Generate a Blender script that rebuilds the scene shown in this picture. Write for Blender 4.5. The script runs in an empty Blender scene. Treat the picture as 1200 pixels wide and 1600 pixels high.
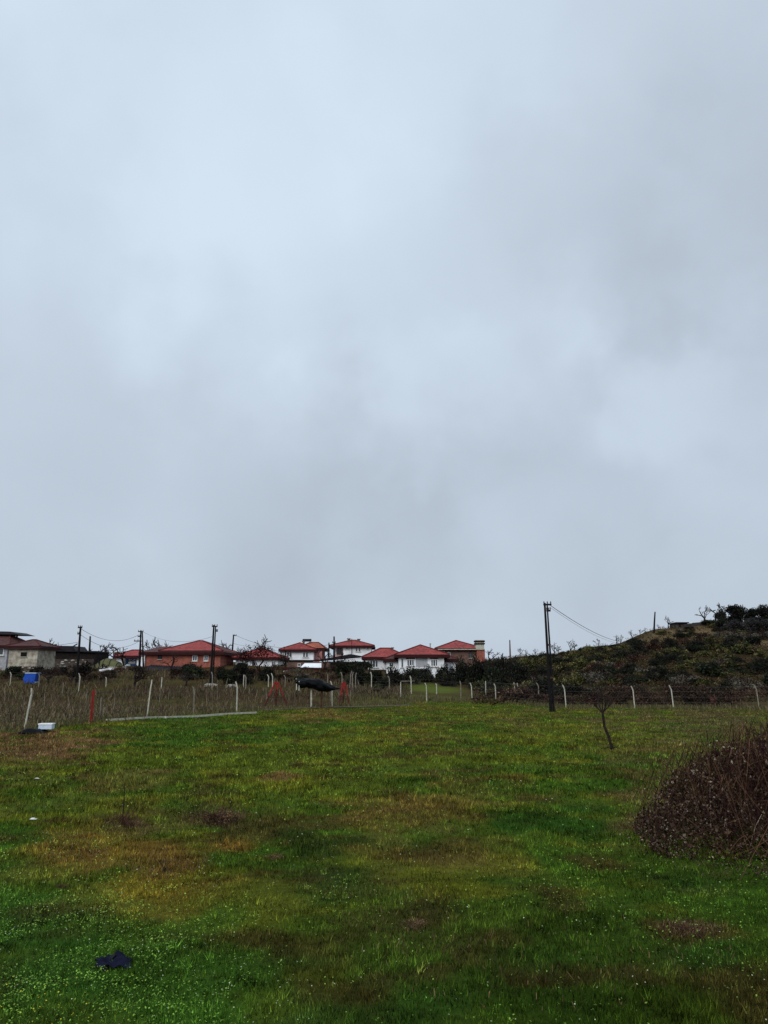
import bpy, math, random
import numpy as np
from mathutils import Vector, Matrix

SC = bpy.context.scene
COL = SC.collection
rng = np.random.default_rng(11)
random.seed(5)
PI = math.pi

# ------------------------------------------------------------------ camera
CAM_Z = 2.6
F = 1155.6
TH = math.atan(252.0 / F)
cd = bpy.data.cameras.new('camera')
cd.lens = 26.0; cd.sensor_width = 36.0; cd.sensor_fit = 'AUTO'
cd.clip_start = 0.1; cd.clip_end = 6000
cam = bpy.data.objects.new('camera', cd); COL.objects.link(cam)
cam.location = (0, 0, CAM_Z); cam.rotation_euler = (PI / 2 + TH, 0, 0)
SC.camera = cam

# ------------------------------------------------------------------ light
vs = SC.view_settings
vs.view_transform = 'Standard'; vs.look = 'None'; vs.exposure = 0.0; vs.gamma = 1.0
vs.use_curve_mapping = False
SUN_EL, SUN_AZ = math.radians(34), math.radians(205)     # behind the camera, to its left
w = bpy.data.worlds.new('World'); SC.world = w; w.use_nodes = True
nt = w.node_tree; N = nt.nodes; L = nt.links; N.clear()


def nd(tree, t, **kw):
    n = tree.nodes.new(t)
    for k, v in kw.items():
        if k.startswith('i_'):
            key = k[2:]
            key = int(key) if key.isdigit() else key.replace('_', ' ')
            n.inputs[key].default_value = v
        else:
            setattr(n, k, v)
    return n


sky = nd(nt, 'ShaderNodeTexSky', sky_type='NISHITA', sun_disc=False, sun_elevation=SUN_EL,
         sun_rotation=SUN_AZ, air_density=1.0, dust_density=2.0)
tc = nd(nt, 'ShaderNodeTexCoord')
GEN = tc.outputs['Generated']
SKYMUL = 1.0


def pix_dir(px, py):
    v = Vector(((px - 600) / F, 1.0, -(py - 800) / F))
    return (Matrix.Rotation(TH, 3, 'X') @ v).normalized()


def math_node(tree, op, a, b=None, clamp=False):
    m = tree.nodes.new('ShaderNodeMath'); m.operation = op; m.use_clamp = clamp
    for i, q in enumerate((a, b)):
        if q is None: continue
        if hasattr(q, 'is_linked'): tree.links.new(q, m.inputs[i])
        else: m.inputs[i].default_value = q
    return m.outputs[0]


# a bank of cloud: soft noise in the direction of view, with lighter and darker masses
nz1 = nd(nt, 'ShaderNodeTexNoise', i_Scale=2.6, i_Detail=5.0, i_Roughness=0.45, i_Distortion=0.25)
nz2 = nd(nt, 'ShaderNodeTexNoise', i_Scale=6.0, i_Detail=4.0, i_Roughness=0.5, i_Distortion=0.1)
L.new(GEN, nz1.inputs['Vector']); L.new(GEN, nz2.inputs['Vector'])
warp = nd(nt, 'ShaderNodeVectorMath', operation='SUBTRACT'); L.new(nz2.outputs['Color'], warp.inputs[0]); warp.inputs[1].default_value = (.5, .5, .5)
wsc = nd(nt, 'ShaderNodeVectorMath', operation='SCALE'); wsc.inputs['Scale'].default_value = 0.40; L.new(warp.outputs[0], wsc.inputs[0])
wad = nd(nt, 'ShaderNodeVectorMath', operation='ADD'); L.new(GEN, wad.inputs[0]); L.new(wsc.outputs[0], wad.inputs[1])
wno = nd(nt, 'ShaderNodeVectorMath', operation='NORMALIZE'); L.new(wad.outputs[0], wno.inputs[0])
val = math_node(nt, 'MULTIPLY', math_node(nt, 'SUBTRACT', nz1.outputs[0], 0.5), 0.45)
val = math_node(nt, 'ADD', val, math_node(nt, 'MULTIPLY', math_node(nt, 'SUBTRACT', nz2.outputs[0], 0.5), 0.30))
for (px, py, r, amt) in [(1130, 200, 300, -.29), (1180, 420, 220, -.14), (860, 350, 200, -.14), (640, 390, 150, -.07),
                         (330, 680, 240, -.12), (150, 800, 300, -.06), (560, 820, 200, -.10), (820, 790, 190, -.13),
                         (1180, 820, 200, -.08), (600, 930, 260, -.02),
                         (480, 160, 420, .12), (120, 230, 260, .08), (650, 600, 130, .11), (1090, 650, 120, .09),
                         (830, 920, 150, .07), (350, 440, 200, .05), (700, 980, 200, .05)]:
    d = pix_dir(px, py)
    dot = nd(nt, 'ShaderNodeVectorMath', operation='DOT_PRODUCT'); L.new(wno.outputs[0], dot.inputs[0]); dot.inputs[1].default_value = d
    mr = nd(nt, 'ShaderNodeMapRange', interpolation_type='SMOOTHSTEP')
    mr.inputs['From Min'].default_value = math.cos(min(1.2, r / F * 1.25)); mr.inputs['From Max'].default_value = 1.0
    mr.inputs['To Min'].default_value = 0.0; mr.inputs['To Max'].default_value = amt * .8
    L.new(dot.outputs['Value'], mr.inputs['Value'])
    val = math_node(nt, 'ADD', val, mr.outputs[0])
sep = nd(nt, 'ShaderNodeSeparateXYZ'); L.new(GEN, sep.inputs[0])
elev = nd(nt, 'ShaderNodeMapRange', interpolation_type='SMOOTHSTEP'); L.new(sep.outputs['Z'], elev.inputs['Value'])
elev.inputs['From Min'].default_value = 0.0; elev.inputs['From Max'].default_value = 0.62
elev.inputs['To Min'].default_value = 0.46; elev.inputs['To Max'].default_value = 0.80
val = math_node(nt, 'ADD', val, elev.outputs[0])
ramp = nd(nt, 'ShaderNodeValToRGB')
e = ramp.color_ramp.elements
e[0].position = 0.0; e[0].color = (.37, .42, .49, 1)
e[1].position = 1.0; e[1].color = (.68, .80, .92, 1)
q = e.new(0.5); q.color = (.52, .60, .70, 1)
L.new(val, ramp.inputs[0])
# the veiled sun brightens the cloud behind the camera
sd = Vector((math.sin(SUN_AZ) * math.cos(SUN_EL), math.cos(SUN_AZ) * math.cos(SUN_EL), math.sin(SUN_EL)))
dot = nd(nt, 'ShaderNodeVectorMath', operation='DOT_PRODUCT'); L.new(GEN, dot.inputs[0]); dot.inputs[1].default_value = sd
glow = nd(nt, 'ShaderNodeMapRange', interpolation_type='SMOOTHSTEP'); L.new(dot.outputs['Value'], glow.inputs['Value'])
glow.inputs['From Min'].default_value = 0.0; glow.inputs['From Max'].default_value = 1.0
glow.inputs['To Min'].default_value = 10.0; glow.inputs['To Max'].default_value = 15.0
cl = nd(nt, 'ShaderNodeVectorMath', operation='SCALE'); L.new(ramp.outputs[0], cl.inputs[0]); L.new(glow.outputs[0], cl.inputs['Scale'])
mixs = nd(nt, 'ShaderNodeMix', data_type='RGBA'); mixs.inputs[0].default_value = 0.96
L.new(sky.outputs[0], mixs.inputs[6]); L.new(cl.outputs[0], mixs.inputs[7])
bg = nd(nt, 'ShaderNodeBackground'); bg.inputs['Strength'].default_value = 0.1
L.new(mixs.outputs[2], bg.inputs['Color'])
out = nd(nt, 'ShaderNodeOutputWorld'); L.new(bg.outputs[0], out.inputs[0])

sl = bpy.data.lights.new('sun', 'SUN'); sl.energy = 1.5; sl.angle = math.radians(40); sl.color = (1, .965, .92)
so = bpy.data.objects.new('sun', sl); COL.objects.link(so)
so.rotation_euler = sd.to_track_quat('Z', 'Y').to_euler(); so.location = (0, 0, 60)

# ------------------------------------------------------------------ projection helpers (survey of the place)
CT, ST = math.cos(TH), math.sin(TH)


def proj(x, y, z):
    d = y * CT + (z - CAM_Z) * ST
    return 600 + F * x / d, 800 - F * (-y * ST + (z - CAM_Z) * CT) / d


def at(px, py, Y):
    v = pix_dir(px, py); t = Y / v.y
    return Vector((v.x * t, Y, CAM_Z + v.z * t))


def row_z(row, Y):
    return CAM_Z + Y * np.tan(TH - np.arctan((row - 800) / F))


def vn(x, y, s, seed=0):
    """value noise 0..1"""
    x = np.asarray(x, float) / s + seed * 17.3; y = np.asarray(y, float) / s + seed * 9.1
    xi = np.floor(x).astype(np.int64); yi = np.floor(y).astype(np.int64)
    fx = x - xi; fy = y - yi; fx = fx * fx * (3 - 2 * fx); fy = fy * fy * (3 - 2 * fy)

    def h(a, b):
        n = (a * 374761393 + b * 668265263 + seed * 1442695) & 0xFFFFFFFF
        n = ((n ^ (n >> 13)) * 1274126177) & 0xFFFFFFFF
        n = n ^ (n >> 16)
        return (n & 0xFFFF) / 65535.0
    return (h(xi, yi) * (1 - fx) + h(xi + 1, yi) * fx) * (1 - fy) + (h(xi, yi + 1) * (1 - fx) + h(xi + 1, yi + 1) * fx) * fy


def fbm(x, y, s, seed=0):
    return (vn(x, y, s, seed) + .5 * vn(x, y, s / 2.1, seed + 1) + .25 * vn(x, y, s / 4.3, seed + 2)) / 1.75


CPX = np.array([-200, 0, 200, 400, 550, 700, 760, 850, 950, 1050, 1120, 1200, 1400.])
KY = np.array([75, 90, 110, 128, 150.])
RT = np.array([
    [1080, 1079, 1078, 1077, 1079, 1085, 1088, 1086, 1083, 1081, 1080, 1078, 1076],
    [1053, 1053, 1053, 1055, 1060, 1064, 1062, 1057, 1050, 1043, 1040, 1038, 1036],
    [1039, 1038, 1038, 1040, 1044, 1045, 1040, 1035, 1024, 1009, 1002, 1000, 997],
    [1037, 1036, 1036, 1037, 1038, 1038, 1031, 1023, 1008, 981, 972, 971, 968],
    [1038, 1037, 1037, 1036, 1036, 1037, 1034, 1029, 1016, 996, 986, 984, 980.]])
ZT = np.array([[row_z(RT[j, i], KY[j]) for i in range(len(CPX))] for j in range(len(KY))])
YK = np.concatenate([[-1e5, 62], KY, [260, 420, 1e5]])
ZK = np.vstack([np.zeros((2, len(CPX))), ZT, np.full((1, len(CPX)), 3.2), np.full((2, len(CPX)), 1.0)])


def gz(x, y):
    x = np.atleast_1d(np.asarray(x, float)); y = np.atleast_1d(np.asarray(y, float))
    px = 600 + 1182 * x / np.maximum(y, 30)
    ci = np.clip(np.searchsorted(CPX, px) - 1, 0, len(CPX) - 2)
    t = np.clip((px - CPX[ci]) / (CPX[ci + 1] - CPX[ci]), 0, 1); t = t * t * (3 - 2 * t)
    ri = np.clip(np.searchsorted(YK, y) - 1, 0, len(YK) - 2)
    s = np.clip((y - YK[ri]) / (YK[ri + 1] - YK[ri]), 0, 1)
    z = (ZK[ri, ci] * (1 - t) + ZK[ri, ci + 1] * t) * (1 - s) + (ZK[ri + 1, ci] * (1 - t) + ZK[ri + 1, ci + 1] * t) * s
    amp = np.clip((70 - y) / 10, 0, 1)
    z = z + amp * ((fbm(x, y, 3.2, 3) - .5) * .16 + (fbm(x, y, .9, 7) - .5) * .09)
    z = z + (1 - amp) * np.clip((300 - y) / 100, 0, 1) * (fbm(x, y, 6, 5) - .5) * .7
    return z


def g1(x, y): return float(gz(x, y)[0])


def hit(px, row):
    """where the sight line through this bearing and elevation meets the ground"""
    v = pix_dir(px, row)
    ys = np.concatenate([np.arange(4, 60, .1), np.arange(60, 170, .25)])
    t = ys / v.y
    zz = CAM_Z + v.z * t; g = gz(v.x * t, ys)
    idx = np.nonzero(g >= zz)[0]
    i = idx[0] if len(idx) else len(ys) - 1
    return Vector((v.x * t[i], ys[i], g[i]))


# ------------------------------------------------------------------ mesh builder
class MB:
    def __init__(s): s.v = []; s.f = []; s.m = []; s.n = 0

    def add(s, v, f, mi=0):
        s.v.extend([tuple(p) for p in v]); s.f.extend([[i + s.n for i in q] for q in f]); s.m += [mi] * len(f); s.n += len(v)

    def box(s, x0, x1, y0, y1, z0, z1, mi=0):
        s.add([(x0, y0, z0), (x1, y0, z0), (x1, y1, z0), (x0, y1, z0), (x0, y0, z1), (x1, y0, z1), (x1, y1, z1), (x0, y1, z1)],
              [(0, 3, 2, 1), (4, 5, 6, 7), (0, 1, 5, 4), (1, 2, 6, 5), (2, 3, 7, 6), (3, 0, 4, 7)], mi)

    def tube(s, pts, rad, n=5, mi=0, squash=None):
        pts = [Vector(p) for p in pts]
        if not hasattr(rad, '__len__'): rad = [rad] * len(pts)
        vs_ = []; fs = []
        up = Vector((0.123, 0.3, 1)).normalized()
        for i, p in enumerate(pts):
            d = (pts[min(i + 1, len(pts) - 1)] - pts[max(i - 1, 0)])
            if d.length < 1e-9: d = Vector((0, 0, 1))
            d.normalize()
            r = up if abs(d.dot(up)) < .95 else Vector((1, 0.1, 0)).normalized()
            a = d.cross(r).normalized(); b = d.cross(a)
            for k in range(n):
                an = 2 * PI * (k + .5) / n
                vs_.append(p + (a * math.cos(an) + b * math.sin(an)) * rad[i])
        for i in range(len(pts) - 1):
            for k in range(n):
                k2 = (k + 1) % n
                fs.append((i * n + k, i * n + k2, (i + 1) * n + k2, (i + 1) * n + k))
        fs.append(tuple(range(n))[::-1]); fs.append(tuple((len(pts) - 1) * n + k for k in range(n)))
        s.add(vs_, fs, mi)

    def prism(s, poly, y0, y1, mi=0):
        """poly in x,z extruded along y"""
        n = len(poly)
        v = [(x, y0, z) for x, z in poly] + [(x, y1, z) for x, z in poly]
        f = [tuple(range(n)), tuple(range(2 * n - 1, n - 1, -1))] + [(i, i + n, (i + 1) % n + n, (i + 1) % n) for i in range(n)]
        s.add(v, f, mi)

    def build(s, name, mats, parent=None, smooth=False, loc=None):
        me = bpy.data.meshes.new(name)
        me.from_pydata(s.v, [], s.f)
        if not isinstance(mats, (list, tuple)): mats = [mats]
        for m in mats: me.materials.append(m)
        if len(mats) > 1: me.polygons.foreach_set('material_index', s.m)
        if smooth: me.polygons.foreach_set('use_smooth', [True] * len(me.polygons))
        me.validate(); me.update()
        o = bpy.data.objects.new(name, me); COL.objects.link(o)
        if parent: o.parent = parent
        if loc is not None: o.location = loc
        return o


def np_mesh(name, verts, nper, mat, colors=None, parent=None, attr='tint'):
    """verts (n*nper,3): n separate polygons of nper corners"""
    nv = len(verts); nf = nv // nper
    me = bpy.data.meshes.new(name)
    me.vertices.add(nv); me.vertices.foreach_set('co', np.asarray(verts, np.float32).ravel())
    me.loops.add(nv); me.loops.foreach_set('vertex_index', np.arange(nv, dtype=np.int32))
    me.polygons.add(nf)
    me.polygons.foreach_set('loop_start', np.arange(0, nv, nper, dtype=np.int32))
    me.polygons.foreach_set('loop_total', np.full(nf, nper, dtype=np.int32))
    if colors is not None:
        a = me.attributes.new(attr, 'FLOAT_COLOR', 'POINT')
        c = np.ones((nv, 4), np.float32); c[:, :3] = np.repeat(colors, nper, 0) if len(colors) == nf else colors
        a.data.foreach_set('color', c.ravel())
    me.materials.append(mat); me.update(calc_edges=True)
    o = bpy.data.objects.new(name, me); COL.objects.link(o)
    if parent: o.parent = parent
    return o


def tag(o, label=None, cat=None, group=None, kind=None):
    for k, v_ in (('label', label), ('category', cat), ('group', group), ('kind', kind)):
        if v_: o[k] = v_
    return o


def empty(name, loc, rz=0, label=None, cat=None, group=None):
    o = bpy.data.objects.new(name, None); COL.objects.link(o); o.location = loc; o.rotation_euler = (0, 0, rz)
    o.empty_display_size = .2
    return tag(o, label, cat, group)


def copy_tree(o, parent=None):
    c = o.copy(); COL.objects.link(c); c.parent = parent
    for ch in list(o.children):
        copy_tree(ch, c)
    return c


# ------------------------------------------------------------------ materials
def mat(name, c, rough=.8, var=.25, scale=3.0, bump=0.0, bscale=20.0, c2=None, metallic=0.0, rnd=0.0, spec=.1):
    m = bpy.data.materials.new(name); m.use_nodes = True; t = m.node_tree
    b = t.nodes['Principled BSDF']; b.inputs['Roughness'].default_value = rough; b.inputs['Metallic'].default_value = metallic
    b.inputs['Specular IOR Level'].default_value = spec
    tcn = nd(t, 'ShaderNodeTexCoord')
    n = nd(t, 'ShaderNodeTexNoise', i_Scale=scale, i_Detail=6.0, i_Roughness=.6); t.links.new(tcn.outputs['Object'], n.inputs['Vector'])
    c2 = c2 or tuple(x * (1 - var * 1.6) for x in c); c1 = tuple(min(.9, x * (1 + var * .7)) for x in c)
    mr = nd(t, 'ShaderNodeMapRange'); mr.inputs[1].default_value = .3; mr.inputs[2].default_value = .7; t.links.new(n.outputs[0], mr.inputs[0])
    mx = nd(t, 'ShaderNodeMix', data_type='RGBA'); mx.inputs[6].default_value = (*c2, 1); mx.inputs[7].default_value = (*c1, 1)
    t.links.new(mr.outputs[0], mx.inputs[0])
    last = mx.outputs[2]
    if rnd:
        oi = nd(t, 'ShaderNodeObjectInfo'); hs = nd(t, 'ShaderNodeHueSaturation')
        m2 = nd(t, 'ShaderNodeMapRange'); m2.inputs[3].default_value = 1 - rnd; m2.inputs[4].default_value = 1 + rnd
        t.links.new(oi.outputs['Random'], m2.inputs[0]); t.links.new(m2.outputs[0], hs.inputs['Value']); t.links.new(last, hs.inputs['Color'])
        last = hs.outputs[0]
    t.links.new(last, b.inputs['Base Color'])
    if bump:
        n2 = nd(t, 'ShaderNodeTexNoise', i_Scale=bscale, i_Detail=4.0); t.links.new(tcn.outputs['Object'], n2.inputs['Vector'])
        bp = nd(t, 'ShaderNodeBump', i_Strength=bump, i_Distance=.05); t.links.new(n2.outputs[0], bp.inputs['Height']); t.links.new(bp.outputs[0], b.inputs['Normal'])
    return m


def attr_mat(name, rough=.8, rnd=.15, spec=.2, noise=0.0, trans=0.0):
    m = bpy.data.materials.new(name); m.use_nodes = True; t = m.node_tree
    b = t.nodes['Principled BSDF']; b.inputs['Roughness'].default_value = rough; b.inputs['Specular IOR Level'].default_value = spec
    a = nd(t, 'ShaderNodeAttribute', attribute_name='tint')
    oi = nd(t, 'ShaderNodeObjectInfo'); hs = nd(t, 'ShaderNodeHueSaturation')
    m2 = nd(t, 'ShaderNodeMapRange'); m2.inputs[3].default_value = 1 - rnd; m2.inputs[4].default_value = 1 + rnd
    t.links.new(oi.outputs['Random'], m2.inputs[0]); t.links.new(m2.outputs[0], hs.inputs['Value']); t.links.new(a.outputs['Color'], hs.inputs['Color'])
    last = hs.outputs[0]
    if noise:
        geo = nd(t, 'ShaderNodeNewGeometry'); n = nd(t, 'ShaderNodeTexNoise', i_Scale=14.0, i_Detail=8.0, i_Roughness=.75)
        t.links.new(geo.outputs['Position'], n.inputs['Vector'])
        mr = nd(t, 'ShaderNodeMapRange'); mr.inputs[1].default_value = .3; mr.inputs[2].default_value = .7
        mr.inputs[3].default_value = 1 - noise; mr.inputs[4].default_value = 1 + noise; t.links.new(n.outputs[0], mr.inputs[0])
        h2 = nd(t, 'ShaderNodeHueSaturation'); t.links.new(mr.outputs[0], h2.inputs['Value']); t.links.new(last, h2.inputs['Color']); last = h2.outputs[0]
        bp = nd(t, 'ShaderNodeBump', i_Strength=.6, i_Distance=.08); t.links.new(n.outputs[0], bp.inputs['Height']); t.links.new(bp.outputs[0], b.inputs['Normal'])
    t.links.new(last, b.inputs['Base Color'])
    return m


def roof_mat(name, c, pitch_scale=5.5):
    m = bpy.data.materials.new(name); m.use_nodes = True; t = m.node_tree
    b = t.nodes['Principled BSDF']; b.inputs['Roughness'].default_value = .75; b.inputs['Specular IOR Level'].default_value = .25
    tcn = nd(t, 'ShaderNodeTexCoord')
    vo = nd(t, 'ShaderNodeTexVoronoi', i_Scale=3.2); t.links.new(tcn.outputs['Object'], vo.inputs['Vector'])
    n = nd(t, 'ShaderNodeTexNoise', i_Scale=.45, i_Detail=8.0, i_Roughness=.7); t.links.new(tcn.outputs['Object'], n.inputs['Vector'])
    bw = nd(t, 'ShaderNodeRGBToBW'); t.links.new(vo.outputs['Color'], bw.inputs[0])
    s = math_node(t, 'ADD', math_node(t, 'MULTIPLY', bw.outputs[0], .5), math_node(t, 'MULTIPLY', n.outputs[0], .9))
    cr = nd(t, 'ShaderNodeValToRGB'); t.links.new(s, cr.inputs[0]); e_ = cr.color_ramp.elements
    e_[0].position = .3; e_[0].color = (c[0] * .35, c[1] * .5, c[2] * .55, 1); e_[1].position = .95; e_[1].color = (c[0] * 1.25, c[1] * 1.5, c[2] * 1.4, 1)
    t.links.new(cr.outputs[0], b.inputs['Base Color'])
    wv = nd(t, 'ShaderNodeTexWave', i_Scale=pitch_scale / 3, i_Distortion=.4); wv.bands_direction = 'X'; t.links.new(tcn.outputs['Object'], wv.inputs['Vector'])
    bp = nd(t, 'ShaderNodeBump', i_Strength=.8, i_Distance=.06); t.links.new(wv.outputs[0], bp.inputs['Height']); t.links.new(bp.outputs[0], b.inputs['Normal'])
    return m


def brick_mat(name, c1, c2, mortar):
    m = bpy.data.materials.new(name); m.use_nodes = True; t = m.node_tree
    b = t.nodes['Principled BSDF']; b.inputs['Roughness'].default_value = .9
    tcn = nd(t, 'ShaderNodeTexCoord'); mp = nd(t, 'ShaderNodeMapping'); mp.inputs['Rotation'].default_value = (PI / 2, 0, 0)
    t.links.new(tcn.outputs['Object'], mp.inputs[0])
    br = nd(t, 'ShaderNodeTexBrick', i_Scale=2.2); br.inputs['Color1'].default_value = (*c1, 1); br.inputs['Color2'].default_value = (*c2, 1); br.inputs['Mortar'].default_value = (*mortar, 1)
    br.inputs['Mortar Size'].default_value = .015
    t.links.new(mp.outputs[0], br.inputs[0])
    n = nd(t, 'ShaderNodeTexNoise', i_Scale=1.1, i_Detail=7.0, i_Roughness=.65); t.links.new(tcn.outputs['Object'], n.inputs['Vector'])
    mr = nd(t, 'ShaderNodeMapRange'); mr.inputs[1].default_value = .3; mr.inputs[2].default_value = .7; mr.inputs[3].default_value = .55; mr.inputs[4].default_value = 1.2
    t.links.new(n.outputs[0], mr.inputs[0])
    h = nd(t, 'ShaderNodeHueSaturation'); t.links.new(mr.outputs[0], h.inputs['Value']); t.links.new(br.outputs[0], h.inputs['Color']); t.links.new(h.outputs[0], b.inputs['Base Color'])
    return m


M = dict(
    white=mat('white_plaster', (.78, .80, .82), .85, .12, .7, c2=(.58, .58, .58)),
    cream=mat('cream_plaster', (.46, .42, .34), .9, .22, 1.6, .7, 6, c2=(.13, .10, .075)),
    pink=mat('pink_plaster', (.55, .25, .22), .85, .15),
    grey=mat('grey_plaster', (.34, .34, .35), .9, .2),
    brick=brick_mat('red_brick', (.36, .09, .05), (.24, .055, .035), (.22, .15, .12)),
    brickdk=brick_mat('brown_brick', (.17, .085, .06), (.11, .055, .04), (.14, .11, .09)),
    roof=roof_mat('clay_roof_tiles', (.30, .038, .034)),
    roofdk=roof_mat('weathered_roof_tiles', (.085, .024, .022)),
    rooforange=roof_mat('orange_roof_tiles', (.42, .085, .045)),
    ridge=mat('ridge_tile', (.09, .022, .02), .8, .2),
    fascia=mat('dark_red_fascia', (.035, .010, .010), .8, .2),
    darkmetal=mat('dark_sheet_metal', (.018, .016, .020), .6, .4, 1.5),
    darkwood=mat('dark_wood', (.018, .013, .012), .85, .35, 2),
    polewood=mat('tarred_pole', (.009, .008, .008), .8, .3, 2),
    brownwood=mat('brown_stick', (.13, .09, .06), .9, .3, 4),
    frame=mat('white_window_frame', (.72, .73, .74), .5, .05),
    lintel=mat('brown_lintel', (.12, .05, .04), .7, .2),
    glass=mat('dark_window_glass', (.03, .04, .05), .12, .2, spec=.5),
    concrete=mat('concrete', (.44, .42, .34), .9, .22, 5, .4, 30),
    oldconc=mat('old_concrete', (.22, .19, .15), .9, .25, 5, .4, 30),
    wire=mat('galvanised_wire', (.07, .065, .06), .9, .2),
    cable=mat('power_cable', (.03, .03, .032), .6, .1),
    red=mat('red_painted_steel', (.24, .018, .016), .7, .3, 3),
    rust=mat('rusty_steel', (.075, .035, .022), .8, .35, 5),
    blacktarp=mat('black_tarpaulin', (.0025, .003, .004), .5, .3, 3, spec=.06),
    navy=mat('navy_cloth', (.007, .008, .022), .9, .3, 8, .3, 60),
    blue=mat('blue_plastic', (.02, .08, .42), .45, .2, 3),
    bluepaint=mat('blue_paint', (.05, .12, .32), .6, .25, 1.5),
    paleblue=mat('pale_blue_plastic', (.50, .58, .68), .5, .12, 4),
    olive=mat('olive_tarpaulin', (.10, .10, .045), .7, .25, 1.2, .4, 5),
    paper=mat('white_paper', (.75, .75, .73), .8, .05),
    stone=mat('pale_stone', (.34, .31, .27), .9, .35, 3, .5, 9, rnd=.3),
    bark=mat('grey_brown_bark', (.022, .015, .013), .9, .3, 6, rnd=.3),
    redbark=mat('reddish_bark', (.026, .010, .008), .9, .3, 6),
    thatch=mat('grey_twig', (.13, .10, .08), .9, .3, 6),
    oldred=mat('worn_red_steel', (.085, .022, .016), .8, .4, 4),
    earth=mat('bank_earth', (.06, .042, .03), 1.0, .5, 2.5, .6, 8),
    palebark=mat('brown_cane', (.10, .052, .030), .9, .4, 5),
    stonedk=mat('dark_stonework', (.06, .05, .045), .9, .3, 3),
    cane=mat('pale_dead_cane', (.26, .21, .15), .9, .3, 6),
    leaves=attr_mat('leaves', .9, .28, .04),
    blades=attr_mat('grass_blades', 1.0, 0, .03),
    soil=attr_mat('ground_soil', 1.0, 0, .03, noise=.5),
)

# ------------------------------------------------------------------ colour of the ground cover (its own colour, place by place, plus shading painted in at the near right)
FENCE = [(37, 1141), (229, 1122), (302, 1116), (370, 1113), (519, 1105), (667, 1100), (738, 1098), (775, 1098), (885, 1106), (992, 1107), (1053, 1107), (1187, 1110), (1330, 1112)]
FPTS = []
for (p_, r_) in FENCE:
    Yf = {885: 58, 992: 58, 1053: 58, 1187: 56, 1330: 55}.get(p_)
    if Yf is None:
        t_ = math.tan(math.atan((r_ - 800) / F) - TH); Yf = CAM_Z / t_
    x_ = (p_ - 600) / F * (Yf * CT - CAM_Z * ST)
    FPTS.append((x_, Yf))
FPXS = np.array([600 + 1182 * x / y for x, y in FPTS]); FPYS = np.array([y for x, y in FPTS])


def fence_y(x, y):
    px = 600 + 1182 * x / np.maximum(y, 8)
    return np.interp(px, FPXS, FPYS)


PATCH = [  # bearing, elevation row, radii, colour, strength
    (60, 1163, 110, 26, (.150, .090, .060), 1.0),
    (-60, 1175, 120, 34, (.115, .075, .045), 1.0),
    (190, 1222, 60, 14, (.15, .12, .05), .5),
    (60, 1215, 120, 28, (.13, .125, .035), .45),
    (332, 1268, 58, 24, (.060, .042, .030), .95),
    (205, 1290, 48, 18, (.10, .065, .035), .75),
    (130, 1330, 60, 36, (.17, .105, .035), .8),
    (200, 1365, 130, 60, (.19, .14, .028), .85),
    (265, 1345, 75, 34, (.175, .095, .035), .8),
    (290, 1410, 90, 48, (.17, .135, .025), .7),
    (430, 1400, 70, 45, (.135, .13, .025), .55),
    (150, 1270, 180, 30, (.10, .115, .028), .4),
    (443, 1216, 42, 9, (.16, .095, .055), .85),
    (500, 1117, 44, 9, (.165, .10, .055), .8),
    (620, 1148, 60, 10, (.13, .09, .035), .55),
    (660, 1268, 100, 34, (.15, .105, .035), .7),
    (720, 1235, 100, 22, (.13, .11, .035), .6),
    (640, 1330, 130, 50, (.115, .08, .035), .55),
    (790, 1345, 80, 36, (.12, .105, .03), .5),
    (880, 1125, 260, 14, (.14, .13, .035), .45),
    (640, 1112, 120, 8, (.11, .075, .035), .6),
    (480, 1322, 70, 32, (.024, .046, .010), .85),
    (530, 1360, 130, 26, (.024, .054, .012), .6),
    (855, 1280, 62, 28, (.024, .075, .012), .85),
    (635, 1167, 34, 7, (.022, .060, .012), .8),
    (1110, 1495, 70, 26, (.020, .050, .010), .8),
    (1080, 1360, 80, 30, (.020, .050, .010), .7),
    (820, 1500, 60, 22, (.020, .055, .010), .5),
    (700, 1480, 260, 80, (.030, .055, .012), .35),
    (600, 1440, 90, 40, (.045, .035, .018), .6),
    (700, 1420, 60, 30, (.050, .032, .018), .6),
    (1080, 1455, 60, 14, (.075, .042, .022), .6),
    (1100, 1240, 160, 110, (.12, .088, .05), .55),
    (1130, 1130, 110, 30, (.105, .080, .058), .8),
    (1000, 1118, 220, 10, (.085, .065, .045), .7),
    (40, 1590, 110, 40, (.11, .12, .02), .4),
    (0, 1430, 200, 110, (.035, .105, .022), .5),
    (240, 1540, 330, 80, (.035, .105, .020), .45),
    (620, 1590, 200, 40, (.030, .085, .018), .4),
    (90, 1430, 50, 24, (.040, .035, .022), .5),
    (300, 1640, 160, 40, (.04, .09, .02), .4),
]


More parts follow.
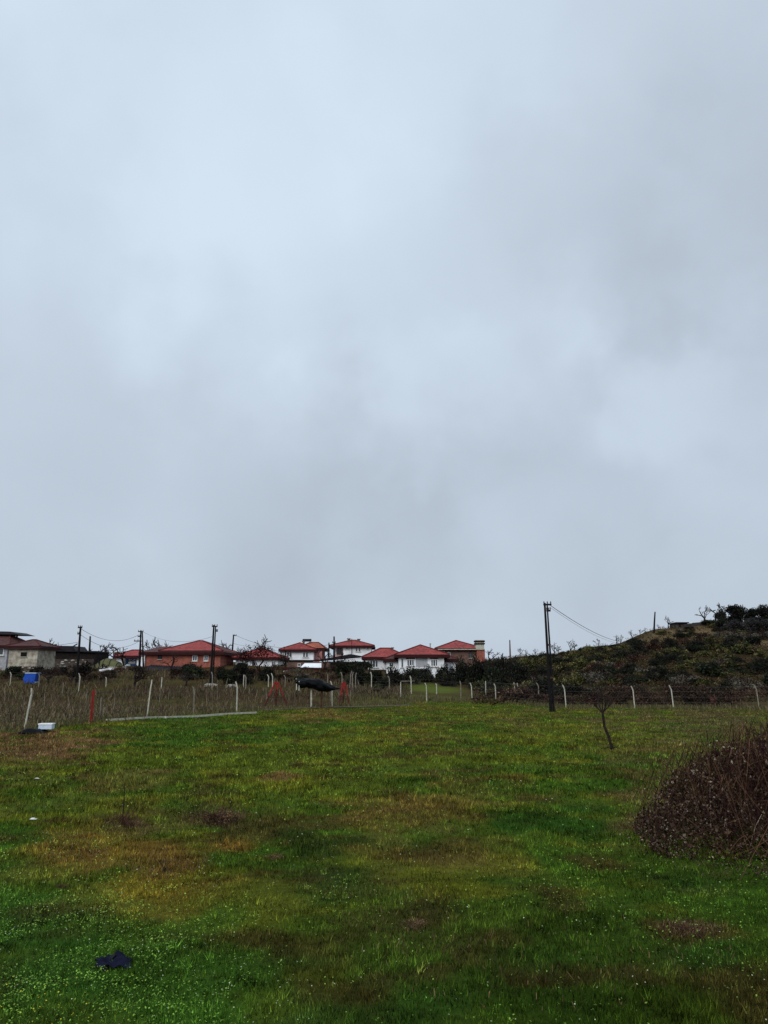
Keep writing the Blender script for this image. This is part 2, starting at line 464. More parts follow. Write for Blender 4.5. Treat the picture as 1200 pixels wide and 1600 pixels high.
def cover_colour(x, y):
    x = np.asarray(x, float); y = np.asarray(y, float)
    yy = np.maximum(y, 4)
    px, row = proj(x, yy, np.zeros_like(x))
    wx = (fbm(x, y, 1.6, 31) - .5) * 2.0; wy = (fbm(x, y, 1.6, 41) - .5) * 2.0
    n1 = fbm(x, y, 5, 11); n2 = fbm(x, y, 1.3, 12); n3 = fbm(x, y, .5, 13)
    A = np.array([.080, .112, .018]); B = np.array([.044, .094, .014]); Cc = np.array([.130, .140, .020]); D = np.array([.062, .046, .020])
    t = np.clip((n1 - .5) * 3 + .5, 0, 1)[:, None]
    c = A * (1 - t) + B * t
    t = np.clip((n2 - .56) * 6, 0, .8)[:, None]; c = c * (1 - t) + Cc * t
    t = np.clip((fbm(x, y, .9, 19) - .60) * 8, 0, .8)[:, None]; c = c * (1 - t) + D * t
    c = c * (0.7 + .6 * n3)[:, None] * (1 - .38 * np.clip((13 - y) / 7, 0, 1) * np.clip((px - 330) / 200, 0, 1) * np.clip((fbm(x, y, 2.6, 77) - .2) * 3, 0, 1))[:, None]  # vignette-like shading put into the colour: near field darker towards the right
    jr = (fbm(x, y, .7, 51) - .5) * 1.7
    for (cx, cy, rx, ry, col, s) in PATCH:
        sc = np.clip(rx / 60, .6, 2) * 45
        d = np.sqrt(((px + wx * sc * 1.6 - cx) / rx) ** 2 + ((row + wy * sc * .5 - cy) / ry) ** 2)
        wgt = np.clip((1.12 - d + jr) * 2.0, 0, 1) * s * (.80 if col[0] > col[1] and row is not None and ry > 15 and cx > 150 else 1)
        wgt = wgt[:, None]
        c = c * (1 - wgt) + np.array(col) * (0.75 + .5 * n3)[:, None] * wgt
    # the lot beyond the fence and the slopes behind
    fy = fence_y(x, y)
    far = np.clip((y - fy + .5) / 1.0, 0, 1)[:, None]
    pxr = 600 + 1182 * x / np.maximum(y, 30)
    brown = np.array([.058, .038, .026]) * (0.6 + .8 * n2)[:, None]
    tt = np.clip((fbm(x, y, 4, 61) - .45) * 4, 0, .75)[:, None]; brown = brown * (1 - tt) + np.array([.075, .066, .030]) * (0.7 + .5 * n3)[:, None] * tt
    lawn = np.exp(-(((pxr - 678) / 45) ** 2 + ((y - 79.5) / 5) ** 2) ** 2)[:, None]
    brown = brown * (1 - lawn) + np.array([.10, .13, .03]) * lawn
    gtr = (np.clip((pxr - 520) / 60, 0, 1) * np.clip((800 - pxr) / 60, 0, 1) * np.clip((74 - y) / 3, 0, 1))[:, None] * .7
    brown = brown * (1 - gtr) + np.array([.095, .10, .035]) * (0.7 + .6 * n2)[:, None] * gtr
    hill = (np.clip((pxr - 740) / 60, 0, 1) * np.clip((y - 66) / 4, 0, 1))[:, None]
    hc = np.array([.045, .033, .022]) * (0.6 + .8 * n2)[:, None]
    tan = np.clip(np.exp(-(((pxr - 1075) / 75) ** 2 + ((y - 118) / 9) ** 2)) * 1.6, 0, 1)[:, None]
    tan = np.maximum(tan, np.clip(np.exp(-(((pxr - 1210) / 40) ** 2 + ((y - 108) / 6) ** 2)) * 1.6, 0, 1)[:, None])
    tan = np.maximum(tan, .8 * np.exp(-(((pxr - 1190) / 22) ** 2 + ((y - 68) / 6) ** 2))[:, None])
    hc = hc * (1 - tan) + np.array([.15, .108, .085]) * (0.75 + .5 * n2)[:, None] * tan
    brown = brown * (1 - hill) + hc * hill
    return (c * (1 - far) + brown * far) * np.array([1, .96, .62])


# ------------------------------------------------------------------ the ground: one sheet to the horizon
def axis(parts):
    return np.unique(np.concatenate([np.arange(a, b, s) for a, b, s in parts]))


gx = axis([(-3000, -400, 260), (-400, -90, 20), (-90, -34, 1.5), (-34, 34, .3), (34, 90, 1.5), (90, 400, 20), (400, 3001, 260)])
gy = axis([(-600, -40, 40), (-40, 3, 4), (3, 26, .16), (26, 66, .4), (66, 135, .8), (135, 270, 6), (270, 700, 40), (700, 4000, 300)])
GX, GY = np.meshgrid(gx, gy)
GZ = gz(GX.ravel(), GY.ravel())
nx, ny = len(gx), len(gy)
vv = np.stack([GX.ravel(), GY.ravel(), GZ], 1).astype(np.float32)
me = bpy.data.meshes.new('ground')
me.vertices.add(len(vv)); me.vertices.foreach_set('co', vv.ravel())
ii = (np.arange(ny - 1)[:, None] * nx + np.arange(nx - 1)[None, :]).ravel()
qd = np.stack([ii, ii + 1, ii + nx + 1, ii + nx], 1).astype(np.int32)
me.loops.add(qd.size); me.loops.foreach_set('vertex_index', qd.ravel())
me.polygons.add(len(qd)); me.polygons.foreach_set('loop_start', np.arange(0, qd.size, 4, dtype=np.int32)); me.polygons.foreach_set('loop_total', np.full(len(qd), 4, dtype=np.int32))
me.polygons.foreach_set('use_smooth', np.ones(len(qd), bool))
a = me.attributes.new('tint', 'FLOAT_COLOR', 'POINT')
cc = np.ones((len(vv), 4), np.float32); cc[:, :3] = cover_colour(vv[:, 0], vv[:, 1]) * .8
a.data.foreach_set('color', cc.ravel())
me.materials.append(M['soil']); me.update(calc_edges=True)
ground = bpy.data.objects.new('ground', me); COL.objects.link(ground)
tag(ground, 'rough grassy field rising to a scrubby hillside', kind='structure')


# ------------------------------------------------------------------ grass of the field
def polys_blade(P, H, W, lean, az, seg=False):
    """triangles: P base (n,3)"""
    n = len(P)
    dx, dy = np.cos(az), np.sin(az)
    la = rng.uniform(0, 2 * PI, n)
    tip = P + np.stack([np.cos(la) * lean * H, np.sin(la) * lean * H, H * np.sqrt(np.clip(1 - lean ** 2 * .6, .1, 1))], 1)
    a_ = P + np.stack([dx * W, dy * W, np.full(n, -.01)], 1); b_ = P - np.stack([dx * W, dy * W, np.full(n, .01)], 1)
    return np.stack([a_, b_, tip], 1).reshape(-1, 3)


def scatter(n, y0, y1, power=1.0, halfw=.60, pad=2.5):
    u = rng.random(n)
    y = y0 * (y1 / y0) ** u
    x = (rng.random(n) * 2 - 1) * (halfw * y + pad)
    return x, y


def make_grass():
    n = 620000
    x, y = scatter(n, 5.2, 68)
    keep = (y < fence_y(x, y) + .6)
    # tufts: thin out where the sward is short
    dn = fbm(x, y, .35, 71) * .6 + fbm(x, y, 1.5, 72) * .6
    keep &= rng.random(n) < np.clip(dn * 2.2 - .45, .12, 1)
    x = x[keep]; y = y[keep]; n = len(x)
    z = gz(x, y)
    px, row = proj(x, y, z)
    lush = np.clip((fbm(x, y, 1.1, 73) - .42) * 4, 0, 1)
    s = np.clip((y / 9) ** .75, .9, 3.6)
    H = (.018 + .040 * lush * rng.random(n) + .026 * rng.random(n)) * np.clip(s, 1, 2.0)
    W = (.0035 + .004 * rng.random(n)) * s
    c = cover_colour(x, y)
    v = (np.exp(rng.normal(-.16, .55, n)) * (.25 + 1.5 * vn(x, y, .10, 78)) * (.35 + 1.3 * vn(x, y, .27, 79)) * (.6 + .8 * vn(x, y, .8, 80))).clip(.08, 3.8)[:, None]
    hue = rng.random(n)[:, None]
    c = c * v * (1 - .15 * hue) + c[:, ::1] * np.array([.5, .25, .2]) * (hue > .86)
    P = np.stack([x, y, z], 1)
    V = polys_blade(P, H, W, rng.uniform(.1, .85, n), rng.uniform(0, PI, n))
    # taller tufts standing out of the sward
    nt_ = 9000; m_ = 12
    tx, ty = scatter(nt_, 5.2, 62); ok_ = (ty < fence_y(tx, ty)) & (fbm(tx, ty, 1.8, 85) > .44); tx = tx[ok_]; ty = ty[ok_]; nt_ = len(tx)
    ts = np.clip(ty / 12, .8, 2.6); tc_ = cover_colour(tx, ty) * np.exp(rng.normal(.05, .5, nt_))[:, None]
    rr = rng.uniform(.01, .045, (nt_, m_)) * ts[:, None]; aa = rng.uniform(0, 2 * PI, (nt_, m_))
    x2 = (tx[:, None] + rr * np.cos(aa)).ravel(); y2 = (ty[:, None] + rr * np.sin(aa)).ravel()
    hs_ = (rng.uniform(.05, .11, (nt_, m_)) * np.clip(ts, .9, 1.5)[:, None]).ravel(); ws_ = (rng.uniform(.003, .006, (nt_, m_)) * ts[:, None]).ravel()
    V2_ = polys_blade(np.stack([x2, y2, gz(x2, y2)], 1), hs_, ws_, rng.uniform(.2, .9, nt_ * m_), rng.uniform(0, PI, nt_ * m_))
    V = np.concatenate([V, V2_]); c = np.concatenate([c, np.repeat(tc_, m_, 0) * rng.uniform(.6, 1.5, (nt_ * m_, 1))])
    o = np_mesh('grass', V, 3, M['blades'], c)
    tag(o, 'short patchy green and yellowing grass covering the field', 'grass', kind='stuff')
    # broad leaved weeds
    n = 260000
    x, y = scatter(n, 5.2, 40)
    px, row = proj(x, y, np.zeros(n))
    near = np.clip(1 - np.hypot((px - 100) / 420, (row - 1520) / 190), 0, 1) * 1.6 + .20 * (fbm(x, y, 2, 81) > .52) + .05
    keep = rng.random(n) < near * np.clip((fbm(x, y, .45, 82) - .3) * 3, 0, 1)
    keep &= (y < fence_y(x, y)) & (np.hypot((px - 177) / 30, (row - 1515) / 9) > 1)
    x = x[keep]; y = y[keep]; n = len(x); z = gz(x, y) + rng.uniform(.02, .075, n)
    s = np.clip(y / 10, .8, 2.2)
    r = rng.uniform(.007, .016, n) * s; az = rng.uniform(0, 2 * PI, n); tilt = rng.uniform(-.6, .6, (n, 2))
    ax = np.stack([np.cos(az), np.sin(az), tilt[:, 0]], 1) * r[:, None]; bx = np.stack([-np.sin(az), np.cos(az), tilt[:, 1]], 1) * (r * .6)[:, None]
    P = np.stack([x, y, z], 1)
    V = np.stack([P - ax, P - bx, P + ax, P + bx], 1).reshape(-1, 3)
    c = (np.array([.12, .21, .035]) * .75 + cover_colour(x, y) * .4) * (rng.normal(1, .45, n).clip(.25, 2.6) * (.55 + .9 * vn(x, y, .16, 83)))[:, None]
    o = np_mesh('weed_leaves', V, 4, M['blades'], c); tag(o, 'small round clover-like leaves among the grass', 'weeds', kind='stuff')
    # tiny flowers, yellow at the near left, pale elsewhere
    n = 26000
    x, y = scatter(n, 5.2, 26)
    px, row = proj(x, y, np.zeros(n))
    yl = np.clip(1.1 - np.hypot((px - 90) / 150, (row - 1575) / 45), 0, 1) + np.clip(1 - np.hypot((px - 200) / 70, (row - 1465) / 30), 0, 1) * .5
    wh = np.clip(1 - np.hypot((px - 200) / 500, (row - 1500) / 170), 0, 1) * .35 + .045
    wh = np.maximum(wh, np.clip(1 - np.hypot((px - 1000) / 260, (row - 1490) / 130), 0, 1) * .20)
    r_ = rng.random(n); isy = r_ < yl * .8; keep = isy | (r_ > 1 - wh * (.4 + (fbm(x, y, .6, 91) > .5)))
    x = x[keep]; y = y[keep]; isy = isy[keep]; n = len(x); z = gz(x, y) + rng.uniform(.05, .11, n)
    r = rng.uniform(.004, .0085, n) * np.clip(y / 8, .9, 2); az = rng.uniform(0, 2 * PI, n)
    ax = np.stack([np.cos(az), np.sin(az), rng.uniform(-.5, .5, n)], 1) * r[:, None]; bx = np.stack([-np.sin(az), np.cos(az), rng.uniform(-.5, .5, n)], 1) * r[:, None]
    P = np.stack([x, y, z], 1)
    V = np.stack([P - ax, P - bx, P + ax, P + bx], 1).reshape(-1, 3)
    c = np.where(isy[:, None], np.array([.55, .45, .04]), np.array([.38, .42, .26])) * rng.uniform(.45, 1.1, n)[:, None]
    o = np_mesh('wild_flowers', V, 4, M['blades'], c); tag(o, 'tiny yellow and pale flower heads in the grass', 'flowers', kind='stuff')


make_grass()


def make_dry_weeds():
    # tall dry stalks in the neighbouring lot, seen through the fence
    def stalks(n, x, y, hmin, hmax, wmul, cols, lean=.35):
        z = gz(x, y)
        H = rng.uniform(hmin, hmax, n); W = rng.uniform(.006, .014, n) * wmul
        la = rng.uniform(0, 2 * PI, n); le = rng.uniform(0, lean, n) * H
        az = rng.uniform(-.5, .5, n)
        P = np.stack([x, y, z - .02], 1)
        d = np.stack([np.cos(az), np.sin(az), 0 * az], 1) * W[:, None]
        T = P + np.stack([np.cos(la) * le, np.sin(la) * le, H], 1)
        V = np.stack([P - d, P + d, T + d * .5, T - d * .5], 1).reshape(-1, 3)
        pick = rng.integers(0, len(cols), n)
        c = np.array(cols)[pick] * rng.uniform(.6, 1.35, n)[:, None]
        return V, c
    n = 38000
    y = rng.uniform(33, 78, n); px = rng.uniform(-140, 640, n) ; x = (px - 600) / 1182 * y
    keep = (y > fence_y(x, y) + .4) & ~((px > 410) & (px < 560) & (y < 64) & (rng.random(n) < .8)) & (rng.random(n) < np.clip(1.25 - px / 560, .12, 1)) & (fbm(x, y, 2.2, 101) > .36) & (rng.random(n) < np.clip(1.9 - y / 50, .25, 1))
    x = x[keep]; y = y[keep]
    V1, c1 = stalks(len(x), x, y,   .06, .46, 1.7, [(.06, .075, .02), (.19, .145, .09), (.09, .062, .042), (.045, .030, .024), (.055, .042, .026), (.03, .02, .016), (.13, .11, .06)], 1.0)
    # ragged verge both sides of the fence
    n = 9000
    px = rng.uniform(-60, 1300, n); fy = np.interp(px, FPXS, FPYS); y = fy + rng.normal(.8, 1.4, n); x = (px - 600) / 1182 * y
    V2, c2 = stalks(n, x, y, .06, .34, 2.0, [(.14, .11, .055), (.09, .085, .035), (.06, .075, .025), (.06, .04, .03)], .6)
    # dry growth on the right, by the bramble
    n = 11000
    px = rng.normal(1120, 90, n); row = rng.uniform(1112, 1300, n)
    y = CAM_Z / np.tan(np.arctan((row - 800) / F) - TH); x = (px - 600) / F * (y * CT - CAM_Z * ST)
    k = (px > 940 + (row - 1112) * .35) & (y < fence_y(x, y)); x = x[k]; y = y[k]
    V3, c3 = stalks(len(x), x, y, .03, .11, 1.0, [(.17, .12, .06), (.09, .06, .032), (.05, .026, .016), (.06, .07, .02)], 1.1)
    # dead stalks on the heap of dug earth and around dry patches
    xs = []; ys = []
    for (cx, cy, rx, ry, m) in [(332, 1268, 55, 22, 1800), (200, 1288, 40, 18, 900), (265, 1348, 70, 24, 900), (120, 1325, 50, 22, 500), (1080, 1452, 55, 14, 600), (660, 1268, 120, 40, 1500), (850, 1500, 300, 70, 500), (640, 1440, 140, 60, 300)]:
        an = rng.uniform(0, 2 * PI, m); rr = np.sqrt(rng.random(m))
        p = cx + np.cos(an) * rr * rx; r = cy + np.sin(an) * rr * ry
        y = CAM_Z / np.tan(np.arctan((r - 800) / F) - TH); x = (p - 600) / F * (y * CT - CAM_Z * ST); xs.append(x); ys.append(y)
    x = np.concatenate(xs); y = np.concatenate(ys)
    V4, c4 = stalks(len(x), x, y, .02, .08, .40, [(.15, .10, .05), (.07, .042, .022), (.035, .024, .015)], 1.2)
    n = 15000
    y = rng.uniform(66, 97, n); px = rng.uniform(-60, 640, n); x = (px - 600) / 1182 * y
    k = fbm(x, y, 3, 121) > .40; x = x[k]; y = y[k]
    V5, c5 = stalks(len(x), x, y, .08, .55, 3.0, [(.12, .09, .055), (.06, .042, .028), (.035, .024, .018), (.05, .05, .02)], .8)
    o = np_mesh('dry_weeds', np.concatenate([V1, V2, V3, V4, V5]), 4, M['blades'], np.concatenate([c1, c2, c3, c4, c5]))
    tag(o, 'brown dead weed stalks beyond and along the fence', 'weeds', kind='stuff')
    # low scrub cover on the slopes: small leafy clumps
    n = 60000
    y = rng.uniform(64, 128, n); px = rng.uniform(735, 1330, n); x = (px - 600) / 1182 * y
    k = fbm(x, y, 3.5, 111) > .40; x = x[k]; y = y[k]; n = len(x)
    z = gz(x, y) + rng.uniform(0, .45, n) ** 1.0
    r = rng.uniform(.05, .13, n); 
    A_ = rng.normal(0, 1, (n, 3)); A_ /= np.linalg.norm(A_, axis=1)[:, None]; B_ = np.cross(A_, rng.normal(0, 1, (n, 3))); B_ /= np.linalg.norm(B_, axis=1)[:, None]
    P = np.stack([x, y, z], 1)
    V = np.stack([P - A_ * r[:, None], P - B_ * r[:, None] * .6, P + A_ * r[:, None], P + B_ * r[:, None] * .6], 1).reshape(-1, 3)
    cols = np.array([(.028, .030, .011), (.045, .030, .019), (.085, .066, .028), (.026, .014, .012)])
    c = cols[rng.integers(0, 4, n)] * rng.uniform(.5, 1.4, n)[:, None]
    o = np_mesh('hill_undergrowth', V, 4, M['blades'], c); tag(o, 'low brown and olive undergrowth between the hillside bushes', 'undergrowth', kind='stuff')


make_dry_weeds()


# ------------------------------------------------------------------ plants
def leaf_quads(centres, size, flat=.0):
    n = len(centres)
    A_ = rng.normal(0, 1, (n, 3)); A_ /= np.linalg.norm(A_, axis=1)[:, None]
    B_ = np.cross(A_, rng.normal(0, 1, (n, 3))); B_ /= np.linalg.norm(B_, axis=1)[:, None]
    r = size * rng.uniform(.6, 1.4, n)[:, None]
    return np.stack([centres - A_ * r, centres - B_ * r * .55, centres + A_ * r, centres + B_ * r * .55], 1).reshape(-1, 3)


def shrub_proto(name, cols, n=2600, leaf=.07, lobes=14, hratio=.85, twig='bark', spike=False):
    """unit shrub: about 1 m in radius; foliage and stems"""
    root = empty(name, (0, 0, 0))
    C_ = []; col = []
    for k in range(lobes):
        an = rng.uniform(0, 2 * PI); rr = math.sqrt(rng.random()) * .72
        cx, cy = math.cos(an) * rr, math.sin(an) * rr
        lr = rng.uniform(.22, .42); cz = rng.uniform(.25, 1.0) * hratio * (1 - .55 * rr)
        m = n // lobes
        d = rng.normal(0, 1, (m, 3)); d /= np.linalg.norm(d, axis=1)[:, None]
        rad = lr * (rng.random(m) ** .45) * rng.uniform(.75, 1.2, m)
        p = np.array([cx, cy, cz]) + d * rad[:, None] * np.array([1, 1, .85 if not spike else 1.3])
        p[:, 2] = np.maximum(p[:, 2], rng.uniform(-.08, .1, m))
        base = np.array(cols[rng.integers(0, len(cols))])
        C_.append(p); col.append(base * np.exp(rng.normal(0, .5, (m, 1))).clip(.3, 3))
    P = np.concatenate(C_); c = np.concatenate(col)
    np_mesh('foliage', leaf_quads(P, leaf), 4, M['leaves'], c, root)
    mb = MB()
    for k in range(16):
        an = rng.uniform(0, 2 * PI); r = rng.uniform(.3, .95); h = rng.uniform(.7, 1.25) * hratio
        mb.tube([(0, 0, -.2), (math.cos(an) * r * .4, math.sin(an) * r * .4, h * .55), (math.cos(an) * r, math.sin(an) * r, h)], [.035, .022, .008], 4)
    mb.build('stems', M[twig], root)
    return root


def bare_tree(name, height, seed, twig=.012, spread=.6, levels=5, trunk_h=.28, r0=.05, matn='bark', lean=(0, 0), droop=0, parts=True, buds=None):
    """leafless branching tree, one unit = metres"""
    rs = random.Random(seed)
    root = empty(name, (0, 0, 0))
    tb = MB(); cb = MB()
    tips = []

    def grow(p, d, ln, r, lv):
        mid = p + d * ln * .5 + Vector((rs.gauss(0, .06), rs.gauss(0, .06), rs.gauss(0, .04))) * ln
        e_ = p + d * ln + Vector((rs.gauss(0, .05), rs.gauss(0, .05), 0)) * ln
        (tb if lv == 0 else cb).tube([p, mid, e_], [r, r * .85, r * .68], 5 if lv < 2 else 3)
        if lv >= levels:
            tips.append(e_); return
        for k in range(rs.choice((2, 3, 3)) + (1 if lv == 0 else 0)):
            nd_ = (d * rs.uniform(.6, 1.0) + Vector((rs.gauss(0, 1), rs.gauss(0, 1), rs.gauss(.25, .5))) * spread).normalized()
            nd_.z = max(nd_.z, -.15 + .0)
            grow(e_ if k < 2 else p + (e_ - p) * rs.uniform(.6, 1), nd_.normalized(), ln * rs.uniform(.62, .85), max(twig, r * rs.uniform(.48, .66)), lv + 1)
    d0 = Vector((lean[0], lean[1], 1)).normalized()
    grow(Vector((0, 0, -.1)), d0, height * trunk_h + .1, r0, 0)
    # scale so the crown reaches the wanted height
    zmax = max(t.z for t in tips)
    k = height / zmax
    for mb in (tb, cb): mb.v = [(a_ * k, b_ * k, c_ * k if c_ > 0 else c_) for a_, b_, c_ in mb.v]
    tb.build('trunk', M[matn], root); cb.build('branches', M[matn], root)
    if buds:
        P = np.array([list(t * k) for t in tips]); P = np.repeat(P, buds[1], 0); P = P + rng.normal(0, buds[3], P.shape)
        np_mesh('foliage', leaf_quads(P, buds[2]), 4, M['leaves'], np.array(buds[0]) * rng.uniform(.5, 1.5, (len(P), 1)), root)
    return root


def place(proto, loc, sc, rz, label, cat, group=None, used=set()):
    o = proto if proto.name not in used else copy_tree(proto)
    used.add(proto.name)
    o.location = loc; o.scale = sc if hasattr(sc, '__len__') else (sc, sc, sc); o.rotation_euler = (0, 0, rz)
    for k in ('group',):
        if k in o: del o[k]
    tag(o, label, cat, group)
    return o


EV = [shrub_proto('evergreen_shrub', [(.018, .022, .011), (.013, .016, .010), (.032, .036, .016)], 2600, .07),
      shrub_proto('evergreen_shrub', [(.016, .017, .012), (.028, .028, .019), (.011, .012, .009)], 2600, .06, 18)]
OL = [shrub_proto('scrub_bush', [(.062, .060, .020), (.026, .028, .011), (.088, .078, .032)], 2200, .07),
      shrub_proto('scrub_bush', [(.024, .028, .012), (.075, .068, .024), (.060, .042, .024)], 2400, .065, 18, .75)]
BR = [shrub_proto('bramble_bush', [(.040, .020, .015), (.022, .013, .010), (.060, .036, .024)], 1300, .05, 16, .6, 'redbark'),
      shrub_proto('bramble_bush', [(.034, .021, .014), (.018, .014, .010), (.052, .024, .018)], 1500, .05, 14, .7, 'redbark')]
GR = [shrub_proto('grey_shrub', [(.050, .046, .036), (.032, .028, .024), (.085, .075, .058)], 1900, .05, 16, .85, 'redbark')]
DP = [shrub_proto('dead_clump', [(.070, .038, .024), (.035, .020, .014), (.12, .075, .040)], 2600, .026, 22, .6, 'palebark') for _ in range(2)]
BT = [bare_tree('bare_tree', 2.6, s, .026, .62, 3, .22, .085) for s in (1, 2, 3, 4)]
FT = [bare_tree('bare_bush', 2.0, s, .016, .75, 4, .12, .06) for s in (8, 9)]


def shrub_px(protos, px, row, wpx, hpx, label, cat, group=None, k=None):
    p = hit(px, row); m = p.y / F
    q = protos[rng.integers(0, len(protos))] if k is None else protos[k]
    sw = wpx * m / 2 * 1.05; sh = hpx * m * .95
    return place(q, (p.x, p.y, p.z - .05), (sw, sw * rng.uniform(.8, 1.1), sh), rng.uniform(0, 6), label, cat, group)


# hillside scrub
gname = 'dark bushes covering the hillside'
placed = []
cnt = 0
for tries in range(6000):
    if cnt >= 250: break
    px = random.uniform(745, 1270); y = random.uniform(67, 124)
    x = (px - 600) / 1182 * y
    if 1020 < px < 1125 and y > 112 and random.random() < .55: continue
    if px > 1165 and 104 < y < 112: continue
    if px < 830 and y > 112: continue
    r = random.uniform(.8, 1.9) * (1.15 if y < 100 else 1)
    if any((x - a) ** 2 + (y - b) ** 2 < (.62 * (r + c)) ** 2 for a, b, c in placed): continue
    placed.append((x, y, r)); cnt += 1
    u = random.random()
    dark = (px < 1000)
    if y < 74 and u < .42: fam, lb, cn, gr_ = BR, 'dark red-brown bramble at the foot of the hillside', 'bramble', 'brambles along the foot of the hillside'
    elif u < .42: fam, lb, cn, gr_ = OL, 'olive green scrub bush among others on the hillside', 'bush', 'olive scrub bushes on the hillside'
    elif u < .80: fam, lb, cn, gr_ = EV, 'dark evergreen shrub among others on the hillside', 'shrub', 'dark evergreen shrubs on the hillside'
    elif u < .9: fam, lb, cn, gr_ = GR, 'grey leafless shrub among the hillside scrub', 'shrub', 'grey leafless shrubs on the hillside'
    else: fam, lb, cn, gr_ = BR, 'red-brown bramble bush higher up the hillside', 'bramble', 'brambles higher up the hillside'
    h = r * random.uniform(.65, 1.05)
    if y > 116: h = min(h, .8)
    rw = proj(x, y, g1(x, y))[1]
    side = 'left of the tall pole' if px < 850 else 'between tall pole and young tree' if px < 950 else 'right of the young tree' if px < 1070 else 'under the hilltop trees'
    lb = {'bramble': 'dark red-brown bramble', 'bush': 'olive green scrub bush', 'shrub': 'dark evergreen shrub'}[cn] if fam is not GR else 'grey leafless shrub'
    band = 'at the foot of the slope' if y < 78 else 'halfway up the slope' if y < 102 else 'high on the slope'
    lb = lb + ' ' + band + ', ' + side
    place(fam[rng.integers(0, len(fam))], (x, y, g1(x, y) - .1), (r, r, h), random.uniform(0, 6), lb, cn, lb.split(',')[0].split(' at ')[0].split(' half')[0].split(' high')[0].replace('bush', 'bushe') + 's ' + band + ' ' + side)

# scrub below the houses
for i, (px, row, wp, hp) in enumerate([(556, 1070, 42, 34), (585, 1072, 36, 30), (612, 1071, 38, 30), (640, 1068, 36, 26), (668, 1066, 36, 26), (695, 1066, 38, 28),
                                       (722, 1068, 40, 40), (745, 1072, 44, 46), (700, 1072, 30, 16), (600, 1076, 34, 20), (770, 1078, 44, 44), (762, 1066, 40, 40), (785, 1068, 44, 42), (808, 1070, 44, 40), (655, 1061, 30, 20), (536, 1062, 26, 34)]):
    shrub_px(EV, px, row, wp, hp, 'dark evergreen shrub in the thicket ' + ('before the lower-roofed bungalow' if px < 605 else 'right below the wide white bungalow' if px < 710 else 'below the brown brick house'), 'shrub', 'evergreen thicket ' + ('left' if px < 605 else 'middle' if px < 710 else 'right'))
for px, row, wp, hp, lb in [(352, 1070, 34, 30, 'dark rounded evergreen bush right of the thick pole'),
                            (377, 1069, 38, 34, 'larger dark evergreen bush left of the dark red tree'),
                            (300, 1056, 40, 20, 'dark bush in front of the long brick building'),
                            (416, 1064, 34, 26, 'dark bush under the dark red tree'),
                            (563, 1054, 46, 26, 'grey-green bush left of the lower red-roofed bungalow')]:
    shrub_px(EV, px, row, wp, hp, lb, 'bush')
for px, row, wp, hp in [(440, 1064, 22, 16), (520, 1066, 20, 20), (505, 1064, 20, 16), (322, 1058, 22, 14), (275, 1060, 26, 12), (540, 1080, 20, 12), (590, 1083, 22, 10)]:
    shrub_px(BR, px, row, wp, hp, 'low brown bramble in the ground before the houses', 'bramble', 'low brambles before the houses')
for px, row, wp, hp in [(800, 1096, 54, 22), (845, 1098, 44, 22), (880, 1100, 44, 24), (925, 1100, 56, 26), (965, 1101, 44, 26), (1010, 1101, 50, 28), (1040, 1101, 40, 24), (1080, 1103, 56, 38), (1108, 1104, 60, 48), (1140, 1103, 50, 40), (1230, 1103, 50, 24)]:
    shrub_px(BR, px, row, wp, hp, 'dark red-brown bramble heaped behind the fence ' + ('by the tall pole' if px < 905 else 'by the young tree' if px < 985 else 'between young tree and thicket' if px < 1090 else 'above the big thicket'), 'bramble', 'brambles behind the fence ' + ('by the tall pole' if px < 905 else 'by the young tree' if px < 985 else 'between young tree and thicket' if px < 1090 else 'above the big thicket'))

for i in range(34):
    px = random.uniform(-10, 530); row = random.uniform(1046, 1062)
    nb = 'below the beige hut and dark sheds' if px < 150 else 'below the blue-fronted house and twin pole' if px < 250 else 'before the long brick building' if px < 350 else 'below the low white house and solar heater house'
    fam, a_ = random.choice(((BR, 'low reddish bramble'), (EV, 'low dark evergreen shrub'), (GR, 'low grey twiggy shrub'), (BR, 'low reddish bramble')))
    shrub_px(fam, px, row, random.uniform(18, 34), random.uniform(8, 15), a_ + ' ' + nb, 'shrub', a_ + 's ' + nb)
for px, row, wp, hp, nb in [(275, 1060, 30, 22, 'left'), (300, 1061, 34, 26, 'middle'), (318, 1060, 30, 22, 'right'), (342, 1058, 26, 24, 'far right')]:
    shrub_px(BR if nb != 'middle' else EV, px, row, wp, hp, 'tall dark shrub in the row before the brick building, ' + nb, 'shrub', 'shrubs before the brick building')
for px, row, wp, hp, lb in [(20, 1056, 34, 18, 'dark shrub at the foot of the terrace house'), (60, 1054, 30, 14, 'dark shrub at the right foot of the beige hut'), (95, 1054, 36, 16, 'dark shrub before the long dark shed, left'),
                            (128, 1054, 34, 16, 'dark shrub before the long dark shed, right'), (395, 1060, 30, 26, 'reddish shrub before the low white house'), (470, 1066, 50, 10, 'low dark shrub before the brick shed'), (525, 1052, 34, 18, 'dark shrub before the black-roofed shed')]:
    shrub_px(BR if px % 2 else EV, px, row, wp, hp, lb, 'shrub')
